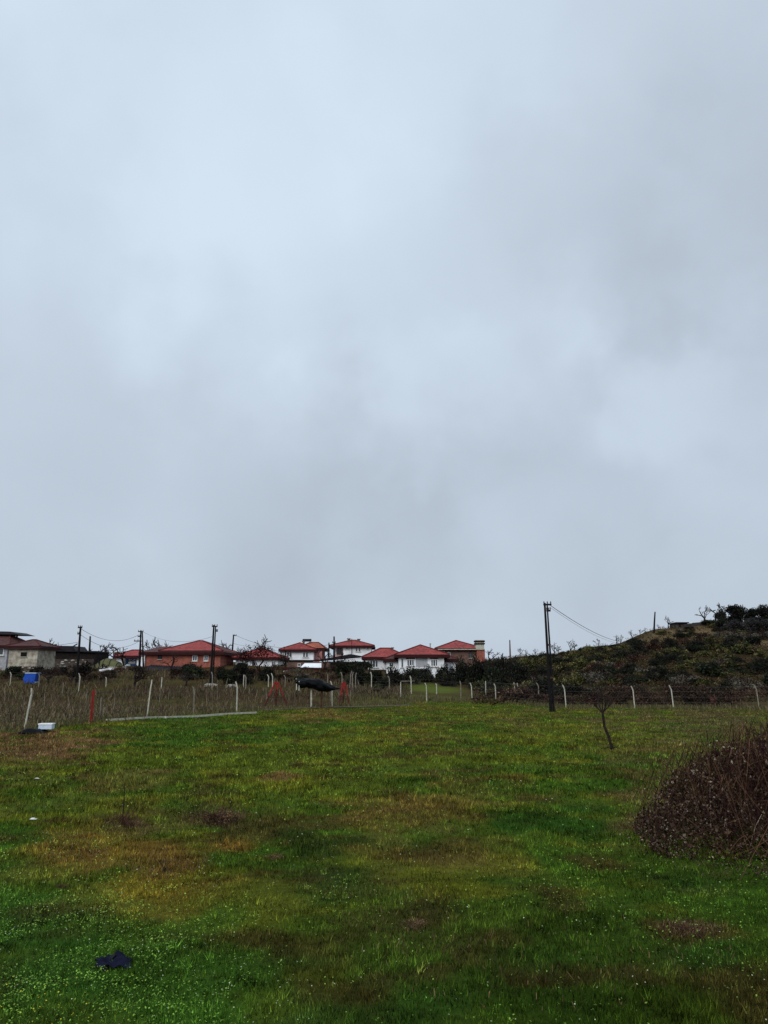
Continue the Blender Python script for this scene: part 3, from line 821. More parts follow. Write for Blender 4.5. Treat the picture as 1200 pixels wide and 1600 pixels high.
# bare trees on the ridge line
for i, (px, hp) in enumerate([(772, 12), (786, 10), (815, 15), (822, 12), (838, 13), (868, 20), (874, 15), (893, 21), (899, 16), (920, 9), (938, 14), (966, 16), (973, 14), (991, 15), (1004, 10), (1014, 9), (1034, 9)]):
    y = 127; x = (px - 600) / 1182 * y
    place(BT[i % 4], (x, y, g1(x, y) - .1), hp * y / F / 2.6, random.uniform(0, 6), 'small leafless orchard tree on the ridge against the sky', 'tree', 'leafless trees along the ridge')
for px, y, hp, lb in [(1050, 128, 20, 'leafless tree beside the flat hut on the hilltop'), (1108, 131, 30, 'twiggy leafless tree behind the domed bush on the hilltop'),
                      (1138, 126, 34, 'tall leafless tree among the dark hilltop trees'), (1172, 128, 28, 'leafless tree right of the peaked hilltop tree'),
                      (243, 130, 40, 'leafless tree above the left end of the long brick roof'), (232, 128, 36, 'leafless tree right behind the twin pole'),
                      (258, 130, 34, 'leafless tree behind the long brick roof'), (163, 122, 34, 'leafless tree behind the olive covered stack'),
                      (176, 122, 32, 'leafless tree left of the blue-fronted house'), (186, 124, 26, 'small leafless tree by the blue-fronted house'),
                      (345, 122, 32, 'leafless tree right of the thick pole'), (352, 122, 36, 'second leafless tree right of the thick pole'),
                      (372, 120, 28, 'leafless tree by the thin leaning pole'), (70, 122, 38, 'leafless tree behind the long dark shed'), (80, 122, 32, 'smaller leafless tree behind the long dark shed'),
                      (33, 120, 34, 'leafless tree behind the beige hut'), (100, 120, 26, 'leafless tree behind the dark flat-roofed hut'), (150, 118, 30, 'thin leafless tree right of the long dark shed'), (192, 96, 36, 'leafless tree before the blue-fronted house'), (268, 98, 30, 'leafless tree before the brick wall of the long building'),
                      (446, 104, 34, 'leafless tree between the low white house and the solar heater house'), (507, 104, 36, 'leafless tree by the short pole'), (532, 104, 30, 'leafless tree before the black-roofed shed'), (597, 112, 26, 'leafless tree between the two smaller bungalows'), (765, 112, 26, 'leafless tree right of the banded chimney'),
                      (412, 112, 46, 'leafless tree behind the low red-roofed house')]:
    x = (px - 600) / 1182 * y
    place(BT[random.randrange(4)], (x, y, g1(x, y) - .1), hp * y / F / 2.6, random.uniform(0, 6), lb, 'tree')
for px, row, hp, lb in [(210, 1074, 34, 'spreading leafless fruit tree in the lot below the blue-fronted house'),
                        (75, 1068, 26, 'tangled leafless bush right of the blue bin'), (130, 1066, 34, 'leafless bush between the two left poles'),
                        (112, 1066, 26, 'thin leafless bush left of the nearer left pole'), (292, 1072, 22, 'leafless bush in front of the long brick building'),
                        (155, 1068, 20, 'low leafless bush below the olive covered stack')]:
    p = hit(px, row)
    place(FT[random.randrange(2)], (p.x, p.y, p.z - .05), hp * p.y / F / 2.0, random.uniform(0, 6), lb, 'bush' if 'bush' in lb else 'tree')
# dark red tree before the low red-roofed house
t_ = bare_tree('dark_red_tree', 4.6, 21, .025, .6, 5, .25, .10, 'redbark', buds=((.060, .016, .016), 5, .10, .22))
p = hit(405, 1062)
place(t_, (p.x, p.y, p.z), 52 * p.y / F / 4.6, 0, 'dark red leafless tree before the low red-roofed house', 'tree')

# hilltop evergreens at the right edge
def leafy_tree(name, cols, seed, leaf=.14, lob=13, n=4200):
    rs = np.random.default_rng(seed); root = empty(name, (0, 0, 0))
    mb = MB(); mb.tube([(0, 0, -.3), (.05, 0, .6), (0, .05, 1.4)], [.16, .12, .06], 6)
    Ps = []; cs = []
    for k in range(lob):
        an = rs.uniform(0, 2 * PI); rr = rs.uniform(0, 1.15); c = np.array([math.cos(an) * rr, math.sin(an) * rr, rs.uniform(.7, 3.0) * (1 - .2 * rr)])
        mb.tube([(0, 0, .5), tuple(c * .6 + np.array([0, 0, .2])), tuple(c)], [.06, .04, .015], 4)
        m = n // lob; d = rs.normal(0, 1, (m, 3)); d /= np.linalg.norm(d, axis=1)[:, None]
        Ps.append(c + d * (rs.uniform(.4, .75) * rs.random(m) ** .45)[:, None] * rs.uniform(.85, 1.25, (m, 1)))
        cs.append(np.array(cols[rs.integers(0, len(cols))]) * rs.uniform(.5, 1.5, (m, 1)))
    mb.build('trunk', M['bark'], root)
    np_mesh('crown', leaf_quads(np.concatenate(Ps), leaf), 4, M['leaves'], np.concatenate(cs), root)
    return root


LT = [leafy_tree('evergreen_tree', [(.012, .014, .010), (.020, .022, .015), (.014, .014, .012)], s) for s in (3, 4)]
LG = [leafy_tree('grey_tree', [(.040, .038, .036), (.026, .026, .026), (.055, .052, .046)], s, .10) for s in (5,)]
for fam, px, y, top, wp, lb in [(LT, 1135, 120, 952, 26, 'dark round evergreen tree at the left end of the hilltop clump'),
                                (LT, 1158, 122, 945, 34, 'dark peaked evergreen tree highest in the hilltop clump'),
                                (LT, 1185, 122, 951, 26, 'dark evergreen tree right of the peaked one on the hilltop'),
                                (LT, 1205, 122, 945, 34, 'dark evergreen tree cut by the right edge on the hilltop'),
                                (LT, 1225, 122, 948, 30, 'dark evergreen tree just past the hilltop clump'),
                                (LG, 1150, 114, 965, 34, 'grey-leaved tree below the round evergreen on the hilltop'),
                                (LG, 1178, 113, 962, 38, 'grey-leaved tree in the middle of the hilltop clump'),
                                (LG, 1203, 112, 964, 36, 'grey-leaved tree at the right edge below the hilltop')]:
    x = (px - 600) / 1182 * y; z = g1(x, y) - .2; zt = at(px, top, y).z; h = zt - z; wd = wp * y / F / 2
    place(fam[random.randrange(len(fam))], (x, y, z), (wd / 1.5, wd / 1.5, h / 3.3), random.uniform(0, 6), lb, 'tree')
shrub_px(EV, 1108, 978, 26, 12, 'low domed dark bush on the hilltop', 'bush')
for px, row in [(1150, 1000), (1172, 1003), (1192, 1000), (1130, 1000)]:
    shrub_px(GR, px, row, 30, 20, 'grey twiggy shrub under the hilltop trees', 'shrub', 'grey shrubs under the hilltop trees')


# ------------------------------------------------------------------ houses
def hip_roof(x0, x1, y0, y1, z, h, over=.5, ridge='x', frac=.35, th=.14):
    """returns roof MB, cap MB: hip roof over the rectangle"""
    a_, b_, c_, d_ = x0 - over, x1 + over, y0 - over, y1 + over
    mx, my = (a_ + b_) / 2, (c_ + d_) / 2
    if ridge == 'x': r1 = (mx - (b_ - a_) / 2 * frac, my, z + h); r2 = (mx + (b_ - a_) / 2 * frac, my, z + h)
    else: r1 = (mx, my - (d_ - c_) / 2 * frac, z + h); r2 = (mx, my + (d_ - c_) / 2 * frac, z + h)
    E = [(a_, c_, z), (b_, c_, z), (b_, d_, z), (a_, d_, z)]; B_ = [(p[0], p[1], z - th) for p in E]
    mb = MB()
    v = E + B_ + [r1, r2]
    if ridge == 'x': f = [(0, 1, 9, 8), (1, 2, 9), (2, 3, 8, 9), (3, 0, 8)]
    else: f = [(0, 1, 8), (1, 2, 9, 8), (2, 3, 9), (3, 0, 8, 9)]
    f += [(0, 4, 5, 1), (1, 5, 6, 2), (2, 6, 7, 3), (3, 7, 4, 0), (4, 7, 6, 5)]
    mb.add(v, f)
    cap = MB()
    up = Vector((0, 0, .03))
    cap.tube([Vector(r1) + up, Vector(r2) + up], .09, 6)
    if ridge == 'x': prs = [(0, 8), (3, 8), (1, 9), (2, 9)]
    else: prs = [(0, 8), (1, 8), (2, 9), (3, 9)]
    for i, j in prs: cap.tube([Vector(v[i]) + up, Vector(v[j]) + up], .08, 6)
    fas = MB()
    g = .03
    fas.box(a_ - g, b_ + g, c_ - g, c_ + .04, z - th - .26, z + .0); fas.box(a_ - g, b_ + g, d_ - .04, d_ + g, z - th - .26, z + .0)
    fas.box(a_ - g, a_ + .04, c_ + .05, d_ - .05, z - th - .26, z + .0); fas.box(b_ - .04, b_ + g, c_ + .05, d_ - .05, z - th - .26, z + .0)
    return mb, cap, fas


def window(parent, x0, x1, z0, z1, yf, mull=1, frame='frame', lintel=None, shutter=False):
    """a window on the wall plane y = yf facing -y"""
    t = min(.09, (x1 - x0) * .12)
    f = MB()
    f.box(x0, x1, yf - .07, yf + .05, z0, z0 + t); f.box(x0, x1, yf - .07, yf + .05, z1 - t, z1)
    f.box(x0, x0 + t, yf - .07, yf + .05, z0 + t, z1 - t); f.box(x1 - t, x1, yf - .07, yf + .05, z0 + t, z1 - t)
    for k in range(mull):
        xm = x0 + (x1 - x0) * (k + 1) / (mull + 1); f.box(xm - t * .45, xm + t * .45, yf - .06, yf + .05, z0 + t, z1 - t)
    fo = f.build('window', M[frame], parent)
    g = MB(); g.box(x0 + t, x1 - t, yf - .02, yf + .04, z0 + t, z1 - t); g.build('pane', M['glass'], fo)
    s = MB(); s.box(x0 - .08, x1 + .08, yf - .14, yf + .03, z0 - .09, z0 - .003); s.build('sill', M['concrete'], fo)
    if lintel:
        s = MB(); s.box(x0 - .05, x1 + .05, yf - .10, yf + .03, z1 + .003, z1 + .22); s.build('lintel', M[lintel], fo)


class House:
    """facade spans bearings px0..px1 at distance Y; local x right, y away, z up from the facade's middle"""

    def __init__(s, name, label, cat, px0, px1, Y, yaw=0):
        s.Y = Y; a_ = at(px0, 1040, Y); b_ = at(px1, 1040, Y); s.w = b_.x - a_.x; s.cx = (a_.x + b_.x) / 2
        s.z0 = g1(s.cx, Y); s.root = empty(name, (s.cx, Y, s.z0), yaw, label, cat)

    def X(s, px): return at(px, 1040, s.Y).x - s.cx
    def Z(s, row): return at(600, row, s.Y).z - s.z0

    def wall(s, px0, px1, eave, dep, m, y0=0, base=-1.2, name='wall'):
        mb = MB(); mb.box(s.X(px0), s.X(px1), y0, y0 + dep, base, s.Z(eave)); return mb.build(name, M[m], s.root)

    def roof(s, px0, px1, eave, ridge_row, dep, y0=0, ridge='x', frac=.35, over=.45, m='roof', caps=True, apex_back=None):
        zc = s.Z(eave) + .14
        ym = y0 + dep / 2
        if ridge == 'y': ym = y0 + dep / 2 * (1 - frac)
        h = (at(600, ridge_row, s.Y + ym).z - s.z0) - zc
        mb, cap, fas = hip_roof(s.X(px0), s.X(px1), y0, y0 + dep, zc, h, over, ridge, frac)
        r = mb.build('roof', M[m], s.root)
        if caps: cap.build('ridge_tiles', M['ridge'], r)
        fas.build('fascia', M['fascia'], s.root)
        return r

    def win(s, px0, px1, r0, r1, y=0, **kw): window(s.root, s.X(px0), s.X(px1), s.Z(r1), s.Z(r0), y, **kw)

    def chimney(s, px, r_top, r_base, y, w=.5, m='brickdk', parent=None):
        k = (s.Y + y) / s.Y
        p = at(px, r_top, s.Y + y); zb = at(px, r_base, s.Y + y).z - s.z0
        x = p.x - s.cx; zt = p.z - s.z0
        mb = MB(); mb.box(x - w / 2, x + w / 2, y - w / 2, y + w / 2, zb - .6, zt - .15); mb.box(x - w / 2 - .1, x + w / 2 + .1, y - w / 2 - .1, y + w / 2 + .1, zt - .15, zt)
        mb.build('chimney', M[m], parent or s.root)


# far-left house with a rooftop canopy, cut by the frame
h = House('terrace_house', 'dark-roofed house with a rooftop canopy at the left edge of the village', 'house', -60, 10, 98)
h.wall(-60, 9, 1009, 8, 'grey'); r = h.roof(-60, 9, 1010, 992, 8, m='roofdk', frac=.3)
h.win(-12, 4, 1013, 1024, mull=1)
mb = MB()
for px in (-10, 17, 22, 26): x = at(px, 1000, 104).x - h.cx; mb.box(x - .09, x + .09, 5.9, 6.1, h.Z(1018), at(600, 993, 104).z - h.z0)
mb.build('canopy_post', M['rust'], h.root)
mb = MB(); x0 = at(-45, 990, 102).x - h.cx; x1 = at(30, 990, 102).x - h.cx; zc = at(600, 990, 103).z - h.z0
mb.add([(x0, 3, zc - .15), (x1 + .4, 3, zc - .22), (x1 + .4, 8, zc - .22), (x0, 8, zc - .15), (x0, 3, zc + .3), (x1 - .9, 3.2, zc + .18), (x1 - .9, 8, zc + .18), (x0, 8, zc + .3)],
       [(0, 3, 2, 1), (4, 5, 6, 7), (0, 1, 5, 4), (1, 2, 6, 5), (2, 3, 7, 6), (3, 0, 4, 7)])
mb.build('canopy', M['darkmetal'], h.root)
mb = MB(); mb.box(h.X(12), h.X(30), 3.5, 8, h.Z(1046) - 1, h.Z(1019)); mb.build('side_wing', M['brickdk'], h.root)

# small plastered hut
h = House('stone_hut', 'small beige plastered hut with one dark window and a dark red roof', 'hut', 12, 58, 92)
h.wall(12, 57, 1011, 5, 'cream'); h.roof(12, 57, 1011, 1000, 5, m='roofdk', frac=.12, over=.4)
h.win(31, 40, 1019, 1026, mull=0, frame='darkwood'); mb = MB(); mb.box(h.X(32), h.X(39), -.05, -.03, h.Z(1025.3), h.Z(1019.8)); mb.build('shutter', M['polewood'], h.root)

# long dark shed and the dark hut behind it
h = House('long_shed', 'long low dark shed above the rubble bank', 'shed', 58, 150, 104)
h.wall(58, 148, 1017, 5, 'darkwood'); mb = MB()
x0, x1 = h.X(56), h.X(150); z = h.Z(1015.5); mb.prism([(x0, z - .1), (x1, z - .35), (x1, z - .2), (x0, z + .06)], -.5, 5.5); mb.build('roof', M['darkmetal'], h.root)
mb = MB(); mb.box(h.X(60), h.X(146), -.06, -.003, -.3, h.Z(1030)); mb.build('plinth', M['stonedk'], h.root)
h = House('dark_hut', 'black flat-roofed hut standing behind the long dark shed', 'hut', 87, 118, 112)
h.wall(88, 114, 1012, 4, 'darkwood'); mb = MB(); z = h.Z(1009.5); mb.prism([(h.X(86), z - .35), (h.X(120), z - .9), (h.X(112), z), (h.X(86), z + .05)], -.4, 4.4); mb.build('roof', M['darkmetal'], h.root)
mb = MB(); mb.tube([(h.X(110), 0, h.Z(1011)), (h.X(118), 0, h.Z(1006))], .09, 5); mb.build('strut', M['darkwood'], h.root)

# olive covered stack: an arched tunnel of tarpaulin
pL = at(140, 1046, 94); pR = at(188, 1046, 94)
root = empty('covered_stack', (pL.x, 94, g1(pL.x, 94)), 0, 'long rounded stack covered with olive tarpaulin', 'stack')
W_ = pR.x - pL.x; zt = at(160, 1029, 94).z - g1(pL.x, 94)
mb = MB(); nn = 18; vs_ = []; fs = []
for i in range(nn + 1):
    u = i / nn; hh = zt * (math.sin(PI * min(.5, u * .9 + .12)) if u < .5 else 1.0) * (1 - max(0, (u - .55) / .45) ** 2.2 * .75)
    for k in range(9):
        an = PI * k / 8; vs_.append((u * W_, 1.3 - 1.3 * math.cos(an), hh * (math.sin(an) ** .7) * (1 + .04 * math.sin(9 * u + k))))
for i in range(nn):
    for k in range(8): fs.append((i * 9 + k, i * 9 + k + 1, (i + 1) * 9 + k + 1, (i + 1) * 9 + k))
fs.append(tuple(range(9))); fs.append(tuple(range(nn * 9 + 8, nn * 9 - 1, -1)))
mb.add(vs_, fs); mb.build('tarpaulin', M['olive'], root, smooth=True)
mb = MB()
for i in (3, 7, 11, 15):
    pts = [Vector(vs_[i * 9 + k]) + Vector((0, 0, .03)) for k in range(9)]; mb.tube(pts, .04, 5)
mb.build('tie_rope', M['darkwood'], root)
p = at(172, 1047, 92)
root = empty('white_wall', (p.x, 92, g1(p.x, 92)), 0, 'low white wall below the olive covered stack', 'wall')
mb = MB(); a0 = at(155, 1047, 92).x - p.x; a1 = at(196, 1047, 92).x - p.x; z1 = at(172, 1043, 92).z - g1(p.x, 92)
mb.box(a0, a1, 0, .25, -.8, z1); mb.build('wall_body', M['white'], root); mb = MB(); mb.box(a0 - .05, a1 + .05, -.05, .3, z1 + .002, z1 + .09); mb.build('coping', M['concrete'], root)

# blue-fronted house
h = House('blue_front_house', 'small red-roofed house with a blue front beside the twin pole', 'house', 181, 218, 106)
h.wall(181, 193, 1027, 6, 'white'); h.wall(193.3, 213, 1026, 6, 'bluepaint', .8); h.wall(213.3, 219, 1024, 6, 'white')
h.roof(184, 217, 1026, 1016, 6.5, m='roof', frac=.35, over=.5); h.win(198, 208, 1030, 1036, .8, mull=2)
h.chimney(182, 1019, 1027, 2, .5)
mb = MB(); mb.prism([(h.X(180), h.Z(1047)), (h.X(208), h.Z(1047)), (h.X(204), h.Z(1038)), (h.X(186), h.Z(1037.5))], -2.5, -.2); mb.build('porch_roof', M['paper'], h.root)
mb = MB(); mb.box(h.X(185), h.X(206), -2.2, -.3, -1, h.Z(1047.5)); mb.build('porch', M['darkwood'], h.root)

# long brick building
h = House('brick_building', 'long low red brick building with a wide red tiled roof', 'building', 224, 345, 104)
h.wall(224, 344, 1020, 9, 'brick'); h.roof(223, 345, 1020.5, 1010, 9, m='roofdk', frac=.75, over=.5, caps=False)
h.roof(252, 342, 1018, 1001.5, 10, y0=.4, m='roof', frac=.07, over=.5)
mb = MB(); mb.box(h.X(221), h.X(226.5), -.35, 3, -1, h.Z(1021)); mb.build('corner_pillar', M['white'], h.root)
h.win(300, 308, 1024, 1033, mull=1); h.win(318, 325, 1024, 1033, mull=1); h.win(246, 252, 1024, 1030, mull=0, frame='darkwood')
h = House('corrugated_shed', 'low shed with a dark corrugated roof before the brick building', 'shed', 218, 292, 97)
h.wall(222, 290, 1047, 4, 'darkwood', 1.0); mb = MB()
zA = h.Z(1038); zB = h.Z(1048); x0, x1 = h.X(217), h.X(293)
nx_ = 60
vs_ = []
for i in range(nx_ + 1):
    u = x0 + (x1 - x0) * i / nx_; zz = .05 * math.sin(i * 1.9); tilt = -.35 * i / nx_
    for (yy, z_) in ((0, zB), (5, zA)): vs_ += [(u, yy, z_ + zz + tilt), (u, yy, z_ + zz + tilt - .06)]
fs = []
for i in range(nx_):
    b = i * 4; fs += [(b, b + 4, b + 6, b + 2), (b + 1, b + 3, b + 7, b + 5), (b, b + 1, b + 5, b + 4), (b + 2, b + 6, b + 7, b + 3)]
mb.add(vs_, fs); mb.build('roof', M['darkmetal'], h.root); mb = MB(); mb.box(h.X(262), h.X(268), .9, .995, -.5, h.Z(1052)); mb.build('door', M['grey'], h.root)

# low red-roofed white house
h = House('low_white_house', 'low white house with a red hipped roof behind the dark red tree', 'house', 366, 437, 108)
h.wall(368, 434, 1028.5, 8, 'white'); h.roof(367, 435, 1028.5, 1012.5, 8, m='roof', frac=.1, ridge='y', over=.5)
h.win(381, 388, 1033, 1041, mull=1); h.win(424, 430, 1033, 1041, mull=1); h.win(393, 399, 1033, 1043, mull=0)

# two-storey house with solar heater
h = House('solar_house', 'two-storey white house with pink side wall and rooftop water heater', 'house', 436, 490, 124)
h.wall(437, 489.6, 1016, 8, 'white', base=-1.5); h.wall(489.8, 501, 1013, 7, 'pink', 1.8, base=-1.5)
h.roof(440, 490, 1016, 1004.5, 6, m='roof', frac=.12, over=.5, ridge='y'); h.roof(468, 501.5, 1013, 1004, 8.5, y0=2.0, m='rooforange', frac=.35, over=.45)
for a_, b_ in ((448, 451.2), (452.2, 455.5)): h.win(a_, b_, 1018.5, 1027, mull=0)
for a_, b_ in ((473, 476.5), (477.5, 481)): h.win(a_, b_, 1019.5, 1027, mull=0)
mb = MB(); mb.box(h.X(436), h.X(503), -1.3, -.02, h.Z(1033.2), h.Z(1031.3)); mb.build('balcony_slab', M['darkwood'], h.root)
mb = MB()
p = at(479.5, 1000, 129); x = p.x - h.cx; zb = at(600, 1005.5, 129).z - h.z0; zt = at(600, 998.5, 129).z - h.z0
hb = MB()
mb.tube([(x - .75, 5.2, zt - .2), (x + .75, 5.2, zt - .2)], .24, 10); mb.build('water_heater', M['darkmetal'], h.root)
for dx in (-.5, .5): hb.box(x + dx - .04, x + dx + .04, 5.1, 5.3, zb - .8, zt - .4)
hb.build('heater_stand', M['rust'], h.root)
h.chimney(474.5, 1001.5, 1006, 5, .35)

# brick shed with white sheet roof, below
h = House('brick_shed', 'low red brick shed with a white sheet roof below the solar heater house', 'shed', 440, 510, 100)
h.wall(441, 509, 1046, 5, 'brick'); mb = MB(); mb.prism([(h.X(440), h.Z(1046.5)), (h.X(511), h.Z(1046.5)), (h.X(511), h.Z(1043.5)), (h.X(440), h.Z(1042.5))], -.3, 3.2); mb.build('eave', M['fascia'], h.root)
mb = MB(); mb.add([(h.X(469), .3, h.Z(1042.8)), (h.X(502), .3, h.Z(1042.8)), (h.X(499), 3.2, h.Z(1035.6)), (h.X(472), 3.2, h.Z(1035.6)), (h.X(469), .3, h.Z(1043.4)), (h.X(502), .3, h.Z(1043.4)), (h.X(499), 3.2, h.Z(1036.3)), (h.X(472), 3.2, h.Z(1036.3))],
              [(0, 1, 2, 3), (4, 7, 6, 5), (0, 4, 5, 1), (1, 5, 6, 2), (2, 6, 7, 3), (3, 7, 4, 0)])
mb.build('sheet_roof', M['white'], h.root)
h.wall(441, 509, 1034, 3, 'brickdk', 5.2, name='rear_wall'); h.win(437 + 6, 437 + 12, 1048, 1055, mull=0); h.win(458, 463, 1036, 1040.5, 5.2, mull=0)

# two-storey white house with two chimneys
h = House('tall_white_house', 'two-storey white house with two chimneys on its red roof', 'house', 517, 582, 126)
h.wall(536, 580, 1010, 8, 'white', base=-1.5); h.wall(520, 535.8, 1010.5, 7, 'white', 1.2, base=-1.5)
h.roof(518, 581, 1010, 1000.5, 9, m='roof', frac=.12, over=.45)
h.win(525, 534, 1011.5, 1023, 1.2, mull=2, frame='lintel'); h.win(555.5, 558.5, 1011, 1018, mull=0); h.win(560, 563, 1011, 1018, mull=0); h.win(573, 576, 1010.8, 1014.5, mull=0)
h.win(539, 545, 1011.5, 1014.5, mull=0)
h.chimney(545, 997.5, 1003, 3.2, .4); h.chimney(560.5, 998.3, 1003, 3.2, .4)
mb = MB(); mb.tube([(h.X(549.5), -.3, h.Z(1030)), (h.X(549.5), -.3, h.Z(998))], .05, 5); mb.build('mast', M['darkwood'], h.root)
mb = MB(); mb.box(h.X(519), h.X(537), -1.0, 1.18, h.Z(1026.5), h.Z(1024.8)); mb.build('balcony_slab', M['pink'], h.root)
h = House('black_roof_shed', 'long shed with a slanting black roof below the two-chimney house', 'shed', 500, 566, 112)
h.wall(504, 566, 1034, 4, 'darkwood'); mb = MB(); mb.prism([(h.X(500), h.Z(1034)), (h.X(567), h.Z(1028)), (h.X(567), h.Z(1025.5)), (h.X(548), h.Z(1022)), (h.X(500), h.Z(1030.5))], -.4, 4.3); mb.build('roof', M['darkmetal'], h.root)
mb = MB(); mb.tube([(h.X(500), -.5, h.Z(1034.2)), (h.X(567), -.5, h.Z(1028.2))], .07, 5); mb.build('gutter', M['frame'], h.root)

# bungalow behind, lower red roof
h = House('small_bungalow', 'white bungalow with a lower red roof, left of the widest one', 'house', 570, 640, 106)
h.wall(574, 630, 1028, 8, 'white'); h.roof(571, 632, 1028, 1013, 8, m='roof', frac=.22, over=.5)
h.win(577.5, 591, 1031, 1043, mull=2); h.win(603, 609, 1031, 1043, mull=1); h.chimney(613, 1011.5, 1016, 3, .3)

# widest white bungalow
h = House('wide_bungalow', 'wide white bungalow with a red hipped roof and two framed front windows', 'house', 602, 718, 95)
h.wall(604, 716, 1030, 8, 'white', 3.6, name='rear_wall'); r = h.roof(604, 716, 1030.5, 1015, 8, y0=3.6, m='roofdk', frac=.3, over=.4)
h.wall(623, 694, 1024.5, 9, 'white'); h.roof(622, 697, 1024.5, 1008, 9, m='roof', frac=.1, ridge='y', over=.45)
h.win(635.5, 647.5, 1030, 1040.5, mull=2, lintel='lintel'); h.win(673, 684, 1030, 1041.5, mull=2, lintel='lintel'); h.win(608, 616, 1034, 1042, 3.6, mull=1); h.win(627, 630, 1029, 1043, mull=0)
mb = MB(); mb.box(h.X(650), h.X(668), -.03, -.004, h.Z(1042), h.Z(1026)); mb.build('bare_plaster', M['grey'], h.root)
mb = MB(); x = h.X(678); mb.tube([(x, 7, h.Z(1022)), (x, 7, at(600, 1006, 102).z - h.z0)], .09, 8); mb.tube([(x, 7, at(600, 1006, 102).z - h.z0), (x, 7, at(600, 1005.4, 102).z - h.z0)], .15, 8); mb.build('flue', M['grey'], h.root)

# brown brick house with big striped chimney
h = House('brown_brick_house', 'brown brick house with a big banded chimney at the right end of the village', 'house', 686, 757, 110)
h.wall(687, 756, 1014.5, 9, 'brickdk'); h.roof(684, 752, 1014.5, 1001, 10, m='roof', frac=.1, ridge='y', over=.4)
mb = MB(); mb.box(h.X(684), h.X(757), -.7, -.55, h.Z(1015.4), h.Z(1014.2)); mb.build('eave_board', M['concrete'], h.root)
h.win(700, 704, 1019, 1027, mull=0); h.win(733, 738, 1020, 1028, mull=0, frame='darkwood'); h.win(691, 695, 1018, 1024, mull=0)
x0, x1 = h.X(743.5), h.X(756.5); ch = MB()
for (r0, r1, m_) in ((1014, 1007, 1), (1007, 1005, 0), (1005, 1003.4, 1), (1003.4, 1001, 0), (1001, 1000.2, 1)):
    pad = .12 if m_ == 0 else 0
    ch.box(x0 - pad, x1 + pad, -.6 - pad, .7 + pad, h.Z(r0) + .002, h.Z(r1) - .002, m_)
ch.build('chimney', [M['darkwood'], M['concrete']], h.root)
mb = MB(); mb.box(h.X(745), h.X(757.5), -.5, .6, -.8, h.Z(1014.3)); mb.build('chimney_base', M['brick'], h.root)

# flat hut on the hilltop
h = House('hilltop_hut', 'small flat-roofed hut on the crest of the hill', 'hut', 1061, 1081, 127)
h.wall(1062, 1080, 974, 3, 'stonedk'); mb = MB(); mb.box(h.X(1060.5), h.X(1081), -.4, 3.3, h.Z(973.8), h.Z(972.3)); mb.build('roof', M['darkmetal'], h.root)
mb = MB(); mb.box(h.X(1066), h.X(1069), -.04, .02, h.Z(980), h.Z(974.6)); mb.build('door', M['darkwood'], h.root)
# dry stone wall on the crest
p0 = hit(1066, 981); mb = MB(); p_end = hit(1124, 979)
root = empty('stone_wall', p0, 0, 'low dark stone wall running along the hilltop', 'wall')
for i in range(46):
    t = i / 45; q_ = p0.lerp(p_end, t)
    for j in range(2):
        sx, sz = random.uniform(.09, .17), random.uniform(.13, .2)
        c = Vector((q_.x - p0.x, q_.y - p0.y, g1(q_.x, q_.y) - p0.z + .1 + j * .28)); mb.box(c.x - sx, c.x + sx, c.y - .2, c.y + .2 + .01 * i, c.z - sz, c.z + sz * .9)
mb.build('stonework', M['stonedk'], root)


# ------------------------------------------------------------------ rubble bank stones
def stone_mesh(seed):
    rs = random.Random(seed); import bmesh
    bm = bmesh.new(); bmesh.ops.create_icosphere(bm, subdivisions=2, radius=1)
    for v in bm.verts:
        v.co *= 1 + rs.uniform(-.16, .16); v.co.z *= .65
    me = bpy.data.meshes.new('stone'); bm.to_mesh(me); bm.free(); me.materials.append(M['stone']); return me


DBG = []
SM = [stone_mesh(i) for i in range(4)]


def bank(px0, px1, Ya, Yb, row_top, name_label):
    """earth bank sloping up to the foot of a wall"""
    mb = MB(); nx_, ny_ = 40, 8; vs_ = []; fs = []
    for i in range(nx_ + 1):
        for j in range(ny_ + 1):
            Y = Ya + (Yb - Ya) * j / ny_; px = px0 + (px1 - px0) * i / nx_; x = (px - 600) / 1182 * Y
            edge = min(1, min(i, nx_ - i) / 5); g = g1(x, Y); top = at(px, row_top, Yb).z
            z = g - .25 + max(.1, top - g) * (j / ny_) ** .8 * edge + random.uniform(-.1, .1)
            vs_.append((x, Y, z))
    for i in range(nx_):
        for j in range(ny_): k = i * (ny_ + 1) + j; fs.append((k, k + ny_ + 1, k + ny_ + 2, k + 1))
    mb.add(vs_, fs); o = mb.build('terrain_bank', M['earth']); tag(o, name_label, kind='structure')
    return vs_


ST = []
for (bk, cnt_, lo, hi) in ((bank(56, 152, 97.5, 103.4, 1029, 'stony earth bank below the long dark shed'), 62, .08, .24), (bank(8, 62, 89.6, 91.9, 1038, 'stony earth bank below the beige hut'), 22, .08, .20)):
    for k in range(cnt_):
        v_ = random.choice(bk); sz = random.uniform(lo, hi) * random.uniform(.7, 1)
        o = bpy.data.objects.new('stone', SM[k % 4]); COL.objects.link(o)
        o.location = (v_[0] + random.uniform(-.2, .2), v_[1] - .05, v_[2] + sz * .25); o.scale = (sz * random.uniform(.8, 1.5), sz, sz); o.rotation_euler = (0, 0, random.uniform(0, 6))
        if bk is not None and cnt_ == 62: tag(o, 'pale stone on the bank below the long dark shed', 'stone', 'stones on the bank below the dark shed')
        else: tag(o, 'pale stone on the bank below the beige hut', 'stone', 'stones on the bank below the beige hut')
for px, row, s, lb in [(327, 1073, .42, 'pale boulder at the foot of the thick pole'), (362, 1074, .40, 'white boulder right of the thick pole'), (332, 1072.6, .34, 'smaller pale stone touching the foot of the thick pole')]:
    p = hit(px, row); o = bpy.data.objects.new('stone', SM[1]); COL.objects.link(o); o.location = p + Vector((0, 0, .1)); o.scale = (s * 1.5, s, s * .8); tag(o, lb, 'stone')


